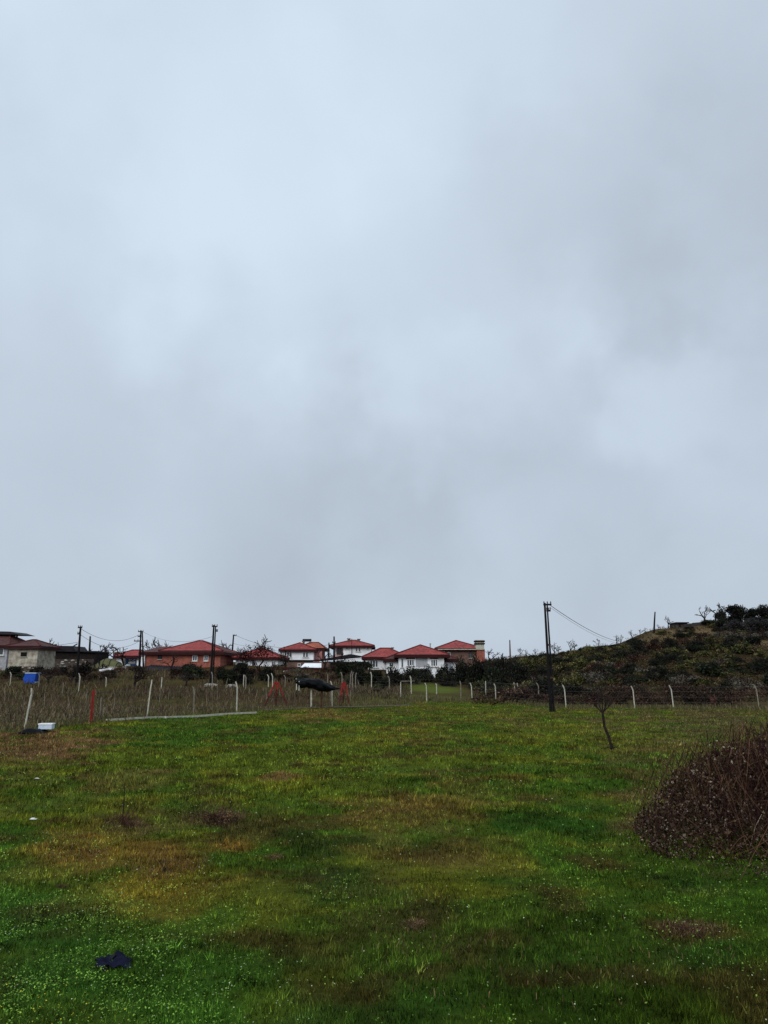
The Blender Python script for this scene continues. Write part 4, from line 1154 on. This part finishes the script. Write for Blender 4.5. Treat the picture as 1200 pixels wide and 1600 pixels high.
# ------------------------------------------------------------------ fences
def post_mesh(parent, base, h, bend=-.18, m='concrete', r=.062, lean=0.0):
    mb = MB(); x, y, z = base
    tx = x + lean * h
    k = .80
    mb.tube([(x, y, z - .3), (x + lean * h * k, y, z + h * k), (tx + bend * .55, y, z + h * .93), (tx + bend, y, z + h)], [r, r * .96, r * .9, r * .82], 4)
    return mb.build('post', M[m], parent)


f1 = empty('wire_fence', (FPTS[0][0], FPTS[0][1], 0), 0, 'wire mesh fence on bent concrete posts along the far edge of the field', 'fence')
O = f1.location.copy()
FT_TOP = {37: (1075, .020), 229: (1062, .02), 302: (1073, .0), 370: (1065, -.02), 519: (1064, -.02), 667: (1067, -.02), 738: (1067, -.03), 775: (1068, -.01), 885: (1070, -.05), 992: (1072, -.03), 1053: (1071, -.06), 1187: (1070, -.06), 1330: (1072, -.03)}
posts = []
for (p_, r_), (x, y) in zip(FENCE, FPTS):
    top, ln = FT_TOP[p_]; z = g1(x, y); zt = at(p_, top, y).z
    h_ = max(1.5, zt - z)
    post_mesh(f1, (x - O.x, y - O.y, z - O.z), h_, -.06 if p_ == 37 else (-.13 if p_ != 229 else .02), 'oldconc' if p_ in (302, 1187) else 'concrete', .05 if p_ == 302 else .05, ln + (.10 if p_ == 37 else .05 if p_ == 229 else 0))
    posts.append(Vector((x - O.x, y - O.y, z - O.z)))
mb = MB()
ext = [posts[0] + (posts[0] - posts[1]) * .8] + posts
for i in range(len(ext) - 1):
    a_, b_ = ext[i], ext[i + 1]; ln = (b_ - a_).length
    for hz in (.08, .45, .85, 1.25, 1.6):
        mb.tube([a_ + Vector((0, 0, hz)), (a_ + b_) / 2 + Vector((0, 0, hz - .04)), b_ + Vector((0, 0, hz))], .007, 3)
    n_ = int(ln / .24); H_ = 1.5
    for k in range(-6, n_ + 1):
        for sgn in (1, -1):
            s0, s1 = k * .24, k * .24 + H_
            z0_, z1_ = (.08, H_ + .08) if sgn > 0 else (H_ + .08, .08)
            if s0 < 0: z0_ = z0_ + (z1_ - z0_) * (-s0 / H_); s0 = 0
            if s1 > ln: z1_ = z1_ + (z0_ - z1_) * ((s1 - ln) / H_); s1 = ln
            if s1 - s0 < .05: continue
            d = (b_ - a_) / ln; mb.tube([a_ + d * s0 + Vector((0, 0, z0_)), a_ + d * s1 + Vector((0, 0, z1_))], .0020, 3)
mb.build('wire_mesh', M['wire'], f1)

B2 = [(15, 1050, 1072), (60, 1053, 1076), (122, 1052, 1084), (165, 1058, 1074), (252, 1058, 1078), (331, 1050, 1082), (380, 1054, 1076), (384, 1055, 1077), (419, 1054, 1074), (426, 1052, 1080), (445, 1055, 1074), (464, 1060, 1078), (512, 1053, 1074), (535, 1050, 1078),
      (580, 1050, 1079), (609, 1056, 1079), (626, 1066, 1089), (643, 1056, 1084), (682, 1068, 1085), (720, 1064, 1091), (759, 1064, 1089), (842, 1067, 1094)]
p = hit(15, 1072)
f2 = empty('old_fence', p, 0, 'older straggling line of pale posts and wires behind the wire fence', 'fence'); O = f2.location.copy()
pp = []
for px, rt, rb in B2:
    q_ = hit(px, rb); zt = at(px, rt, q_.y).z
    post_mesh(f2, q_ - O, min(2.6, zt - q_.z), random.choice((-.14, -.1, 0, -.18)), random.choice(('concrete', 'oldconc', 'concrete')), .055, random.uniform(-.04, .04)); pp.append(q_ - O)
mb = MB()
for i in range(len(pp) - 1):
    for hz in (.4, .9, 1.4): mb.tube([pp[i] + Vector((0, 0, hz)), (pp[i] + pp[i + 1]) / 2 + Vector((0, 0, hz - .05)), pp[i + 1] + Vector((0, 0, hz))], .006, 3)
mb.build('wire', M['wire'], f2)

# leaning pale stakes by the hedge
for (a0, a1, rt, rb), lb in zip([(546, 548, 1048, 1077), (550.5, 550, 1050, 1078), (555.5, 555, 1051, 1078), (562.5, 556, 1056, 1073)],
                                ['leftmost of four pale stakes by the thicket', 'second from left of four pale stakes by the thicket', 'third from left of four pale stakes by the thicket', 'slanting rightmost of four pale stakes by the thicket']):
    q_ = hit(a0, rb); t_ = at(a1, rt, q_.y); mb = MB(); mb.tube([q_ - Vector((0, 0, .2)), q_.lerp(t_, .8) + Vector((.03, 0, 0)), t_ + Vector((.12, 0, 0))], [.06, .055, .045], 4)
    tag(mb.build('stake', M['oldconc']), lb, 'stake', 'pale stakes by the thicket')
for (a0, a1, rt, rb), lb in zip([(806, 803, 1066, 1087), (812, 808, 1067, 1086)], ['left one of two white stakes leaning before the hill scrub', 'right one of two white stakes leaning before the hill scrub']):
    q_ = hit(a0, rb + 6); t_ = at(a1, rt, q_.y); mb = MB(); mb.tube([q_ - Vector((0, 0, .2)), q_.lerp(t_, .6), t_], [.055, .05, .035], 4); tag(mb.build('stake', M['concrete']), lb, 'stake', 'white stakes before the hill scrub')
q_ = hit(637, 1083); mb = MB(); a_ = at(626, 1064.5, q_.y - .2); b_ = at(648, 1064, q_.y - .2); mb.tube([a_, b_], .035, 4)
tag(mb.build('plank', M['oldconc']), 'pale plank fixed level across an old fence post', 'plank')

# pale beams lying at the foot of the fence
for (pa, ra, pb, rb_), lb in zip([((166), 1127.5, 256, 1122.5), (258, 1123.0, 400, 1115.2)], ['shorter pale concrete beam lying at the fence foot, left one', 'longer pale concrete beam lying at the fence foot, right one']):
    a_ = hit(pa, ra); b_ = hit(pb, rb_); mb = MB()
    pts = [a_.lerp(b_, t) for t in (0, .33, .66, 1)]; pts = [Vector((q.x, q.y, g1(q.x, q.y) + .07)) for q in pts]
    mb.tube(pts, .085, 4); tag(mb.build('concrete_beam', M['concrete']), lb, 'beam')
a_ = hit(455, 1108); mb = MB(); pts = [hit(px, r) + Vector((0, 0, .06)) for px, r in ((410, 1111), (455, 1108.5), (500, 1106.5), (560, 1105.5), (640, 1103.5))]
mb.tube(pts, .06, 5); tag(mb.build('ground_pipe', M['thatch']), 'brown pipe lying in the grass under the fence', 'pipe')

# red post on the left
def steel_post(px, rt, rb, label, w=.06):
    q_ = hit(px, rb); t_ = at(px + .8, rt, q_.y); root = empty('red_post', q_, 0, label, 'post')
    mb = MB(); h_ = t_.z - q_.z
    mb.box(-w, -w + .045, -.03, .05, -.2, h_ * .97); mb.box(w - .045, w, -.03, .03, -.2, h_); mb.build('upright', M['red'], root)
    mb = MB()
    for k in range(7): z = h_ * (.1 + .13 * k); mb.tube([(-w + .04, 0, z), (w - .04, 0, z + h_ * .1)], .022, 4)
    mb.build('brace', M['rust'], root)
steel_post(142, 1077, 1130, 'red painted steel lattice post standing in the dry weeds')


def a_frame(px, rt, rb, wpx, label):
    q_ = hit(px, rb); m = q_.y / F; H_ = at(px, rt, q_.y).z - q_.z; w_ = wpx * m / 2
    root = empty('swing_frame', q_, .15, label, 'frame')
    for sx, sy in ((-1, -.5), (1, -.5), (0, .9)):
        mb = MB(); foot = Vector((sx * w_, sy * .8, -.1)); topp = Vector((sx * .12, 0, H_)); kn = foot.lerp(topp, .50)
        leg = MB(); leg.tube([foot, kn], .065, 6); leg.build('leg', M['oldred'], root)
        mb.tube([kn, topp], .055, 6); mb.build('leg_top', M['red'], root)
    mb = MB(); mb.box(-.07, .07, -.05, .05, H_ - .55, H_ + .06); mb.build('bracket', M['red'], root)
    mb = MB(); mb.tube([(-w_ * .5, -.2, H_ * .42), (w_ * .5, -.2, H_ * .42)], .03, 5); mb.build('crossbar', M['rust'], root)
a_frame(431, 1066, 1106, 38, 'red-topped steel A-frame left of the black tarpaulin')
a_frame(537, 1067, 1103, 16, 'narrower red-topped steel frame right of the black tarpaulin')

# black tarpaulin stretched over a rack
Yt = 57.0; pL = at(464, 1070, Yt); root = empty('tarpaulin_canopy', (pL.x, Yt, g1(pL.x, Yt)), 0, 'black tarpaulin slung over a low rack between the two red frames', 'tarpaulin')
O = root.location.copy()
outline = [(464, 1061, 1073), (467, 1060, 1076), (473, 1060.5, 1075.5), (480, 1059.4, 1074.5), (488, 1060.6, 1076), (495, 1060, 1078.5), (502, 1062.5, 1080.5), (508, 1064.5, 1081), (514, 1069, 1080.5), (520, 1072.5, 1079), (526, 1074.5, 1077), (531, 1075.3, 1076.3)]
nd_ = 14; vs_ = []; fs = []
for i, (px, rt, rb) in enumerate(outline):
    t_ = at(px, rt, Yt) - O; b_ = at(px, rb, Yt) - O
    for k in range(nd_):
        an = 2 * PI * k / nd_; cz = (t_.z + b_.z) / 2; hz = (t_.z - b_.z) / 2
        fold = 1 + .22 * math.sin(an * 3 + i * 1.7) + .08 * math.sin(an * 5 - i * 2.3)
        vs_.append((t_.x + .05 * math.sin(k * 2 + i), -math.cos(an) * .75 * fold * (1 if i < 9 else .5), cz + math.sin(an) * hz * (1 + .06 * math.sin(i * 2.1 + k))))
for i in range(len(outline) - 1):
    for k in range(nd_): k2 = (k + 1) % nd_; fs.append((i * nd_ + k, i * nd_ + k2, (i + 1) * nd_ + k2, (i + 1) * nd_ + k))
fs.append(tuple(range(nd_))); fs.append(tuple((len(outline) - 1) * nd_ + k for k in range(nd_ - 1, -1, -1)))
mb = MB(); mb.add(vs_, fs); o = mb.build('sheet', M['blacktarp'], root, smooth=True)
ss = o.modifiers.new('sub', 'SUBSURF'); ss.levels = 2; ss.render_levels = 2
tx = bpy.data.textures.new('crumple', 'CLOUDS'); tx.noise_scale = .32
dm = o.modifiers.new('crumple', 'DISPLACE'); dm.texture = tx; dm.strength = .22; dm.mid_level = .5
for px, rb, m_, ln in ((465, 1078, 'concrete', 0), (486.5, 1103, 'concrete', 0), (501, 1103, 'rust', .06), (469, 1079, 'concrete', 0)):
    q_ = at(px, rb, Yt) - O; t_ = at(px + ln * 60, 1064, Yt) - O; mb = MB()
    zb = g1(q_.x + O.x, Yt) - O.z - .1
    yo = -.78 if px < 470 else 0
    mb.tube([(q_.x, yo, zb if px > 470 else q_.z), (t_.x, yo * .8, t_.z)], .065 if px > 470 else .035, 5); mb.build('rack_post', M[m_], root)

# blue bin by the hut
q_ = hit(45, 1069); m = q_.y / F
root = empty('blue_bin', q_, 0, 'bright blue plastic bin with a pale rim left of the tangled bush', 'bin')
W_ = 20 * m; zt = at(45, 1051, q_.y).z - q_.z; mb = MB()
mb.add([(-W_ * .35, 0, zt * .08), (W_ * .38, 0, zt * .08), (W_ * .38, 1, zt * .08), (-W_ * .35, 1, zt * .08), (-W_ * .30, -.1, zt * .93), (W_ * .5, -.1, zt * .93), (W_ * .5, 1.1, zt * .93), (-W_ * .30, 1.1, zt * .93), (-W_ * .5, .0, zt * .45), (-W_ * .5, 1, zt * .45)],
       [(0, 3, 2, 1), (4, 5, 6, 7), (0, 1, 5, 4), (1, 2, 6, 5), (2, 3, 7, 6), (0, 4, 8), (3, 9, 7), (8, 4, 7, 9), (0, 8, 9, 3)])
mb.build('tub', M['blue'], root)
mb = MB(); mb.box(-W_ * .32, W_ * .53, -.15, 1.15, zt * .935, zt); mb.build('rim', M['paleblue'], root)
for sx in (-.2, .3):
    mb = MB(); mb.tube([(W_ * sx, .1, zt * .14), (W_ * sx, .9, zt * .14)], zt * .14, 10); mb.build('wheel', M['paleblue'] if sx > 0 else M['darkmetal'], root)

# black sheet with pale blue box at the left end of the fence
q_ = hit(52, 1146); root = empty('black_sheet', q_, 0, 'crumpled black plastic sheet lying at the foot of the leftmost fence post', 'sheet')
n_ = 20; vs_ = []; fs = []
for i in range(n_):
    for j in range(n_):
        u, v = i / (n_ - 1), j / (n_ - 1); edge = min(u, 1 - u, v, 1 - v) * 4; edge = min(1, edge)
        vs_.append(((u - .5) * 1.15 + .05 * math.sin(7 * v), (v - .5) * .9, .03 + edge * (.10 + .24 * max(0, math.sin(3.0 * u + .3)) * (.6 + .4 * math.sin(5 * v + 4 * u)) * (u * .9 + .2))))
for i in range(n_ - 1):
    for j in range(n_ - 1): fs.append((i * n_ + j, (i + 1) * n_ + j, (i + 1) * n_ + j + 1, i * n_ + j + 1))
mb = MB(); mb.add(vs_, fs); o = mb.build('sheet', M['blacktarp'], root, smooth=True); so_ = o.modifiers.new('s', 'SOLIDIFY'); so_.thickness = .012
q2 = q_ + Vector((.42, .3, 0)); root = empty('pale_box', (q2.x, q2.y, g1(q2.x, q2.y) + .2), .1, 'pale blue box resting on the black plastic sheet', 'box')
mb = MB(); mb.box(-.28, .28, -.2, .2, -.05, .14); mb.build('box_body', M['paleblue'], root); mb = MB(); mb.box(-.30, .30, -.22, .22, .142, .19); mb.build('lid', M['paper'], root)

# ------------------------------------------------------------------ poles and wires
def pole(px_b, px_t, rt, Y, r, label, arms=(), m='polewood', twin=False, rb=None, name='utility_pole'):
    x = (px_b - 600) / 1182 * Y; z = g1(x, Y); t_ = at(px_t, rt, Y)
    root = empty(name, (x, Y, z), 0, label, 'pole'); top = Vector((t_.x - x, 0, t_.z - z))
    mb = MB()
    if twin:
        mb.tube([(0, 0, -.4), top + Vector((-.02, 0, 0))], [r * 1.15, r * .7], 8); mb.build('shaft', M[m], root)
        mb = MB(); mb.tube([(twin, .05, -.4), top + Vector((.16, .05, -.15 * 1))], [r * .85, r * .5], 8); mb.build('shaft', M[m], root)
        mb = MB()
        for k in (.3, .6): mb.box(min(top.x * k, twin) - .05, twin * (1 - k) + top.x * k + .15, -.06, .12, top.z * k, top.z * k + .12)
        mb.build('brace', M['rust'], root)
    else:
        mb.tube([(0, 0, -.4), top * .5, top], [r * 1.15, r * .95, r * .7], 8); mb.build('shaft', M[m], root)
    for (dz, half, off) in arms:
        mb = MB(); c = top + Vector((off, 0, -dz)); mb.box(c.x - half, c.x + half, -.18, -.06, c.z - .07, c.z + .05); a_ = mb.build('crossarm', M['darkwood'], root)
        for sx in (-.85, 0, .85):
            mb = MB(); mb.tube([(c.x + half * sx, -.12, c.z + .05), (c.x + half * sx, -.12, c.z + .14), (c.x + half * sx, -.12, c.z + .22)], [.03, .045, .025], 6); mb.build('insulator', M['rust'], a_)
    return Vector((t_.x, Y, t_.z))


T1 = pole(858, 851.5, 942, 52.5, .10, 'tall double-shafted dark pole at the far edge of the grass', [(.12, .28, .14), (.55, .14, .2)], twin=.22)
T2 = pole(121, 126, 979, 78, .14, 'nearer left dark pole rising behind the wire fence', [(.1, .22, 0), (.75, .16, -.05)])
T3 = pole(138, 141, 994, 108, .16, 'shorter dark pole just right of the nearer left pole')
T4 = pole(217.5, 220.5, 985, 100, .15, 'twin-shafted pole with crossarms at the left end of the brick building', [(.15, .35, 0), (.8, .25, -.1), (1.4, .5, -.3)], twin=.55)
T5 = pole(329.5, 334.5, 976.5, 80, .125, 'thickest dark pole in front of the brick building', [(.15, .3, .1), (.65, .15, .3)], twin=.24)
T6 = pole(361, 365, 992, 122, .15, 'thin leaning pole between the brick building and the low white house', [(.1, .3, .2)])
T7 = pole(513.5, 514, 1004, 112, .13, 'short pole left of the two-chimney house')
T8 = pole(522, 522, 994.5, 110, .15, 'taller pole directly before the two-chimney house', [(.9, .25, 0)])
T9 = pole(798, 796.5, 1000, 124, .13, 'thin pale pole on the ridge left of the orchard trees', m='thatch')
T10 = pole(1026, 1023.5, 956, 124, .14, 'dark pole standing alone on the hill crest', m='polewood')


def wire(a_, b_, sag, label, r=.018, n=18):
    mb = MB(); pts = []
    for i in range(n + 1):
        t = i / n; p = a_.lerp(b_, t); p.z -= sag * 4 * t * (1 - t); pts.append(p)
    mb.tube(pts, r, 4); return tag(mb.build('overhead_wire', M['cable']), label, 'wire')


e1 = at(992, 998, 124)
wire(T1 + Vector((.3, -.1, -.15)), at(1000, 1000, 126), 1.25, 'power line sagging from the tall field pole to the hill crest', .020)
wire(T1 + Vector((.3, -.1, -.3)), at(1000, 1001.5, 126), 1.35, 'second strand just under the sagging power line', .009)
wire(T2 + Vector((0, -.1, -1.6)), at(-60, 1010, 96), .5, 'wire running left from the nearer left pole', .018)
wire(T2 + Vector((0, 0, -.2)), T4 + Vector((-.3, 0, -.6)), 1.0, 'upper wire between the nearer left pole and the twin pole', .02)
wire(T2 + Vector((0, 0, -.8)), T4 + Vector((-.3, 0, -1.5)), 1.1, 'lower wire between the nearer left pole and the twin pole', .018)
wire(T6 + Vector((.4, 0, -.1)), T7 + Vector((0, 0, -.3)), 1.2, 'upper wire from the thin leaning pole to the short pole', .024)
wire(T6 + Vector((.1, 0, -1.4)), T7 + Vector((0, 0, -1.2)), .6, 'lower wire from the thin leaning pole to the short pole', .018)
wire(T4 + Vector((.3, 0, -.2)), T5 + Vector((0, 0, -1.2)), .9, 'wire from the twin pole to the thickest pole', .014)

# ------------------------------------------------------------------ single young tree in the field
rs = random.Random(3)
q_ = hit(957, 1172)
root = empty('young_tree', q_, 0, 'young leafless fruit tree leaning left in the field', 'tree')
m = q_.y / F
def L_(px, row, dy=0): v_ = at(px, row, q_.y) - q_; v_.y = dy; return v_
mb = MB()
mb.tube([L_(958, 1176), L_(956, 1168), L_(951, 1150, .03), L_(945, 1135, .05), L_(942.5, 1118, .03), L_(941.5, 1112)], [.075, .056, .050, .045, .042, .038], 8)
mb.build('trunk', M['bark'], root, smooth=True)
cb = MB()
def twigs(p, d, ln, r, lv):
    e_ = p + d * ln; mid = p + d * ln * .5 + Vector((rs.gauss(0, .05), rs.gauss(0, .05), .02)) * ln
    cb.tube([p, mid, e_], [r, r * .85, r * .6], 5 if lv < 2 else 3)
    if lv > 1: return
    for k in range(3 if lv else 4):
        n_d = (d + Vector((rs.gauss(0, .33), rs.gauss(0, .33), rs.gauss(.40, .25)))).normalized()
        twigs(p.lerp(e_, rs.uniform(.45, 1)), n_d, ln * rs.uniform(.5, .8), max(.009, r * .55), lv + 1)
f0 = L_(941.5, 1114)
for tx_, ty_, dy in ((929, 1103, -.1), (935, 1090, .2), (938, 1080, -.1), (946, 1094, -.25), (956, 1101, .1)):
    t_ = L_(tx_, ty_, dy); d = (t_ - f0) * .80; twigs(f0, d.normalized(), d.length, .028, 0)
cb.build('branches', M['bark'], root)
cb = MB()
for k in range(14): a_ = rs.uniform(0, 6.28); cb.tube([(0, 0, 0), (math.cos(a_) * .15, math.sin(a_) * .15, .1), (math.cos(a_) * .3, math.sin(a_) * .3, .03)], .006, 3)
cb.build('suckers', M['bark'], root)

# dead stalk plant at the left
q_ = hit(190, 1292); root = empty('dead_plant', q_, 0, 'dead upright plant stalk in the dry patch at the left', 'plant'); m = q_.y / F
mb = MB(); mb.tube([(0, 0, -.03), (.01, 0, .35), (0.0, 0, .70)], [.013, .010, .006], 5)
mb.tube([(.0, 0, .0), (.10, 0, .2), (.12, .02, .42)], [.008, .007, .004], 4)
mb.build('stalk', M['bark'], root)
mb = MB()
for k in range(110):
    a_ = rs.uniform(0, 6.28); r_ = rs.uniform(.05, .3); zz = rs.uniform(.03, .22)
    mb.tube([(0.05, 0, 0), (.05 + math.cos(a_) * r_ * .5, math.sin(a_) * r_ * .5, zz), (.05 + math.cos(a_) * r_, math.sin(a_) * r_, zz * rs.uniform(.3, 1.4))], .0035, 3)
mb.build('side_twigs', M['palebark'], root)
# little weed tuft in the dry patch
q_ = hit(257, 1366); root = empty('dry_weed', q_, 0, 'short forked dry weed in the ochre patch', 'weed'); mb = MB()
for k in range(9): a_ = rs.uniform(0, 6.28); mb.tube([(0, 0, 0), (math.cos(a_) * .03, math.sin(a_) * .03, .08), (math.cos(a_) * .09, math.sin(a_) * .09, rs.uniform(.09, .17))], .004, 3)
mb.build('stems', M['bark'], root)


# thin stakes in the weedy plot
for i in range(46):
    Y = random.uniform(38, 74); px = random.uniform(-20, 620); x = (px - 600) / 1182 * Y
    if Y < fence_y(x, Y) + 1: continue
    z = g1(x, Y); h_ = random.uniform(.7, 1.5); mb = MB(); mb.tube([(0, 0, -.1), (random.uniform(-.05, .05), 0, h_ * .5), (random.uniform(-.12, .12), 0, h_)], [.028, .025, .02], 4)
    near = 'left of the red post' if px < 140 else 'between the red post and the thick pole' if px < 330 else 'behind the red frames'
    o = mb.build('thin_stake', M['thatch'] if i % 2 else M['oldconc'], loc=(x, Y, z)); tag(o, 'thin weathered stake in the brown weedy plot ' + near, 'stake', 'thin stakes ' + near)
# heaps of dead plants lying in the grass
for px, row, wp, hp, lb in [(332, 1290, 100, 26, 'wide low heap of dead brown plants in the grass'), (204, 1296, 40, 16, 'small dead brown clump at the foot of the upright stalk'),
                            (425, 1346, 40, 9, 'small flat dead clump right of the ochre patch'), (1085, 1466, 80, 12, 'rusty brown dead plants flattened near the right corner'),
                            (92, 1392, 26, 10, 'small dark dead clump left of the ochre patch'), (645, 1452, 60, 10, 'flat dark dead clump in the middle of the near field'),
                            (838, 1236, 24, 7, 'tiny dead clump beside the lush green patch')]:
    p = hit(px, row); m = p.y / F; q = copy_tree(DP[0] if px % 2 else DP[1]); q.location = (p.x, p.y + wp * m * .3, p.z - .01); q.scale = (wp * m / 2, wp * m / 2, hp * m); q.name = 'dead_plant_clump'; tag(q, lb, 'dead plants')
for d_ in DP:
    for c_ in list(d_.children): bpy.data.objects.remove(c_)
    bpy.data.objects.remove(d_)


# ------------------------------------------------------------------ big bramble at the right
def big_bramble():
    cx, cy, rx, ry, H_ = 9.05, 13.3, 4.25, 3.3, 1.95
    root = empty('bramble_thicket', (cx, cy, 0), 0, 'big brown bramble thicket with small withered leaves at the right edge', 'bramble')
    def hgt(x, y):
        xs_ = x - .42 * y
        d = ((xs_ / rx) ** 2 + (y / ry) ** 2) ** .5
        an = np.arctan2(y, xs_)
        d = d * (1 + .09 * np.sin(3 * an + 1) + .06 * np.sin(7 * an) + .05 * np.sin(13 * an + 2))
        return H_ * np.clip(1 - d ** 2.1, 0, 1) ** .62 * (0.62 + .70 * fbm(x + 20, y + 20, .8, 201))
    n = 230000
    x = rng.uniform(-rx * 1.25, rx * 1.1, n); y = rng.uniform(-ry * 1.1, ry * 1.1, n); h = hgt(x, y)
    z = h * (1 - rng.random(n) ** 1.3 * .95) + rng.normal(0, .05, n)
    k = (h > .03) & (x < 4.2) & (fbm(x * 3 + 50, y + z * 3, .5, 203) > .40) & (z > 0)
    P = np.stack([x, y, z], 1)[k]; n = len(P)
    cols = np.array([(.075, .040, .026), (.044, .022, .017), (.022, .010, .009), (.14, .10, .066), (.035, .032, .014), (.26, .20, .15)])
    pick = rng.choice(6, n, p=[.22, .24, .24, .13, .09, .08])
    np_mesh('leaves', leaf_quads(P, .019 * np.exp(rng.normal(0, .35, (n, 1)))), 4, M['leaves'], cols[pick] * rng.uniform(.5, 1.5, (n, 1)), root)
    # withered leaves and runners spreading from the edge into the grass
    mf = 9000; an = rng.uniform(PI * .45, PI * 1.75, mf); dd = 1 + np.abs(rng.normal(0, .09, mf)); yf_ = dd * ry * np.sin(an); xf_ = dd * rx * np.cos(an) + .42 * yf_
    Pf = np.stack([xf_, yf_, gz(xf_ + cx, yf_ + cy) + rng.uniform(.02, .16, mf) * (fbm(xf_, yf_, .5, 207) > .45)], 1)
    np_mesh('fallen_leaves', leaf_quads(Pf, .016), 4, M['leaves'], cols[rng.choice(6, mf)] * rng.uniform(.5, 1.4, (mf, 1)), root)
    mb = MB(); rs = random.Random(77)
    def ok(px_, py_): return float(hgt(np.array([px_]), np.array([py_]))[0])
    for i in range(2600):
        x0, y0 = rs.uniform(-rx, 2.8), rs.uniform(-ry, ry * .8)
        h0 = ok(x0, y0)
        if h0 < .05: continue
        an = rs.uniform(0, 6.28); ln = rs.uniform(.4, 1.5); x1, y1 = x0 + math.cos(an) * ln, y0 + math.sin(an) * ln; h1 = ok(x1, y1)
        z0 = rs.uniform(0, .6) * h0; zm = h0 * rs.uniform(.8, 1.15) + rs.uniform(.03, .2)
        mb.tube([(x0, y0, z0), ((x0 * 2 + x1) / 3, (y0 * 2 + y1) / 3, max(z0, zm * .8)), ((x0 + x1) / 2, (y0 + y1) / 2, zm), (x1, y1, max(.02, h1 * rs.uniform(.5, 1.0)))], [.0065, .0055, .005, .003], 3)
        if i == 1500: mb.build('stems', M['redbark'], root); mb = MB()
    mb.build('pale_stems', M['palebark'], root)
    for i in range(60):
        x0, y0 = rs.uniform(-rx, 1.5), rs.uniform(-ry * .95, .5); h0 = ok(x0, y0)
        if h0 < .1: continue
        tl = rs.uniform(.25, .55); dx = rs.gauss(0, .15)
        mb = MB(); mb.tube([(x0, y0, h0 * .2), (x0 + dx * .4, y0 - .05, h0 * .7), (x0 + dx, y0 - .05, h0 * rs.uniform(.6, 1.0) + rs.uniform(-.1, .1))], [.008, .006, .004], 4)
        mb.build('dead_cane', M['cane'], root)


big_bramble()

# ------------------------------------------------------------------ dark cloth and litter in the grass
q_ = hit(177, 1512); root = empty('dark_cloth', q_, .1, 'crumpled navy-black cloth lying in the bright grass', 'cloth'); root.scale = (.82, .85, .62)
n_ = 34; vs_ = []; fs = []
for i in range(n_):
    for j in range(n_):
        u, v = i / (n_ - 1) - .5, j / (n_ - 1) - .5
        an = math.atan2(v, u); rad = math.hypot(u, v)
        k = 1 - .12 * math.sin(2 * an + .6) + .06 * math.sin(5 * an)
        e_ = max(0, 1 - (rad / .62) ** 2)
        z = .05 + e_ * .075 * (1 + .5 * math.sin(9 * u + 3 * v) + .4 * math.sin(13 * v - 6 * u)) + .02 * math.sin(21 * u) * math.sin(17 * v)
        vs_.append((u * .40 * k, v * .27 * k + .0, max(.03, z)))
for i in range(n_ - 1):
    for j in range(n_ - 1): fs.append((i * n_ + j, (i + 1) * n_ + j, (i + 1) * n_ + j + 1, i * n_ + j + 1))
mb = MB(); mb.add(vs_, fs); o = mb.build('fabric', M['navy'], root, smooth=True); s_ = o.modifiers.new('s', 'SOLIDIFY'); s_.thickness = .006
mb = MB(); mb.tube([(-.02, -.03, .11), (.01, .0, .15), (.05, .04, .12)], .012, 6); mb.tube([(-.17, -.05, .06), (-.14, -.12, .05), (-.02, -.15, .045)], .006, 5); mb.build('strap', M['darkmetal'], root)
for px, row, s, lb in ((52, 1283, .06, 'white paper scrap left of the dead stalk'), (58, 1219, .055, 'tiny white scrap in the grass below the bare earth')):
    q_ = hit(px, row); mb = MB(); mb.box(-s, s, -s * .5, s * .5, .03, .036); mb.box(-s * .7, s * .3, -s * .4, s * .4, .0365, .05)
    o = mb.build('paper_scrap', M['paper'], None, loc=q_); tag(o, lb, 'litter')

SC.cycles.max_bounces = 5
SC.cycles.diffuse_bounces = 3
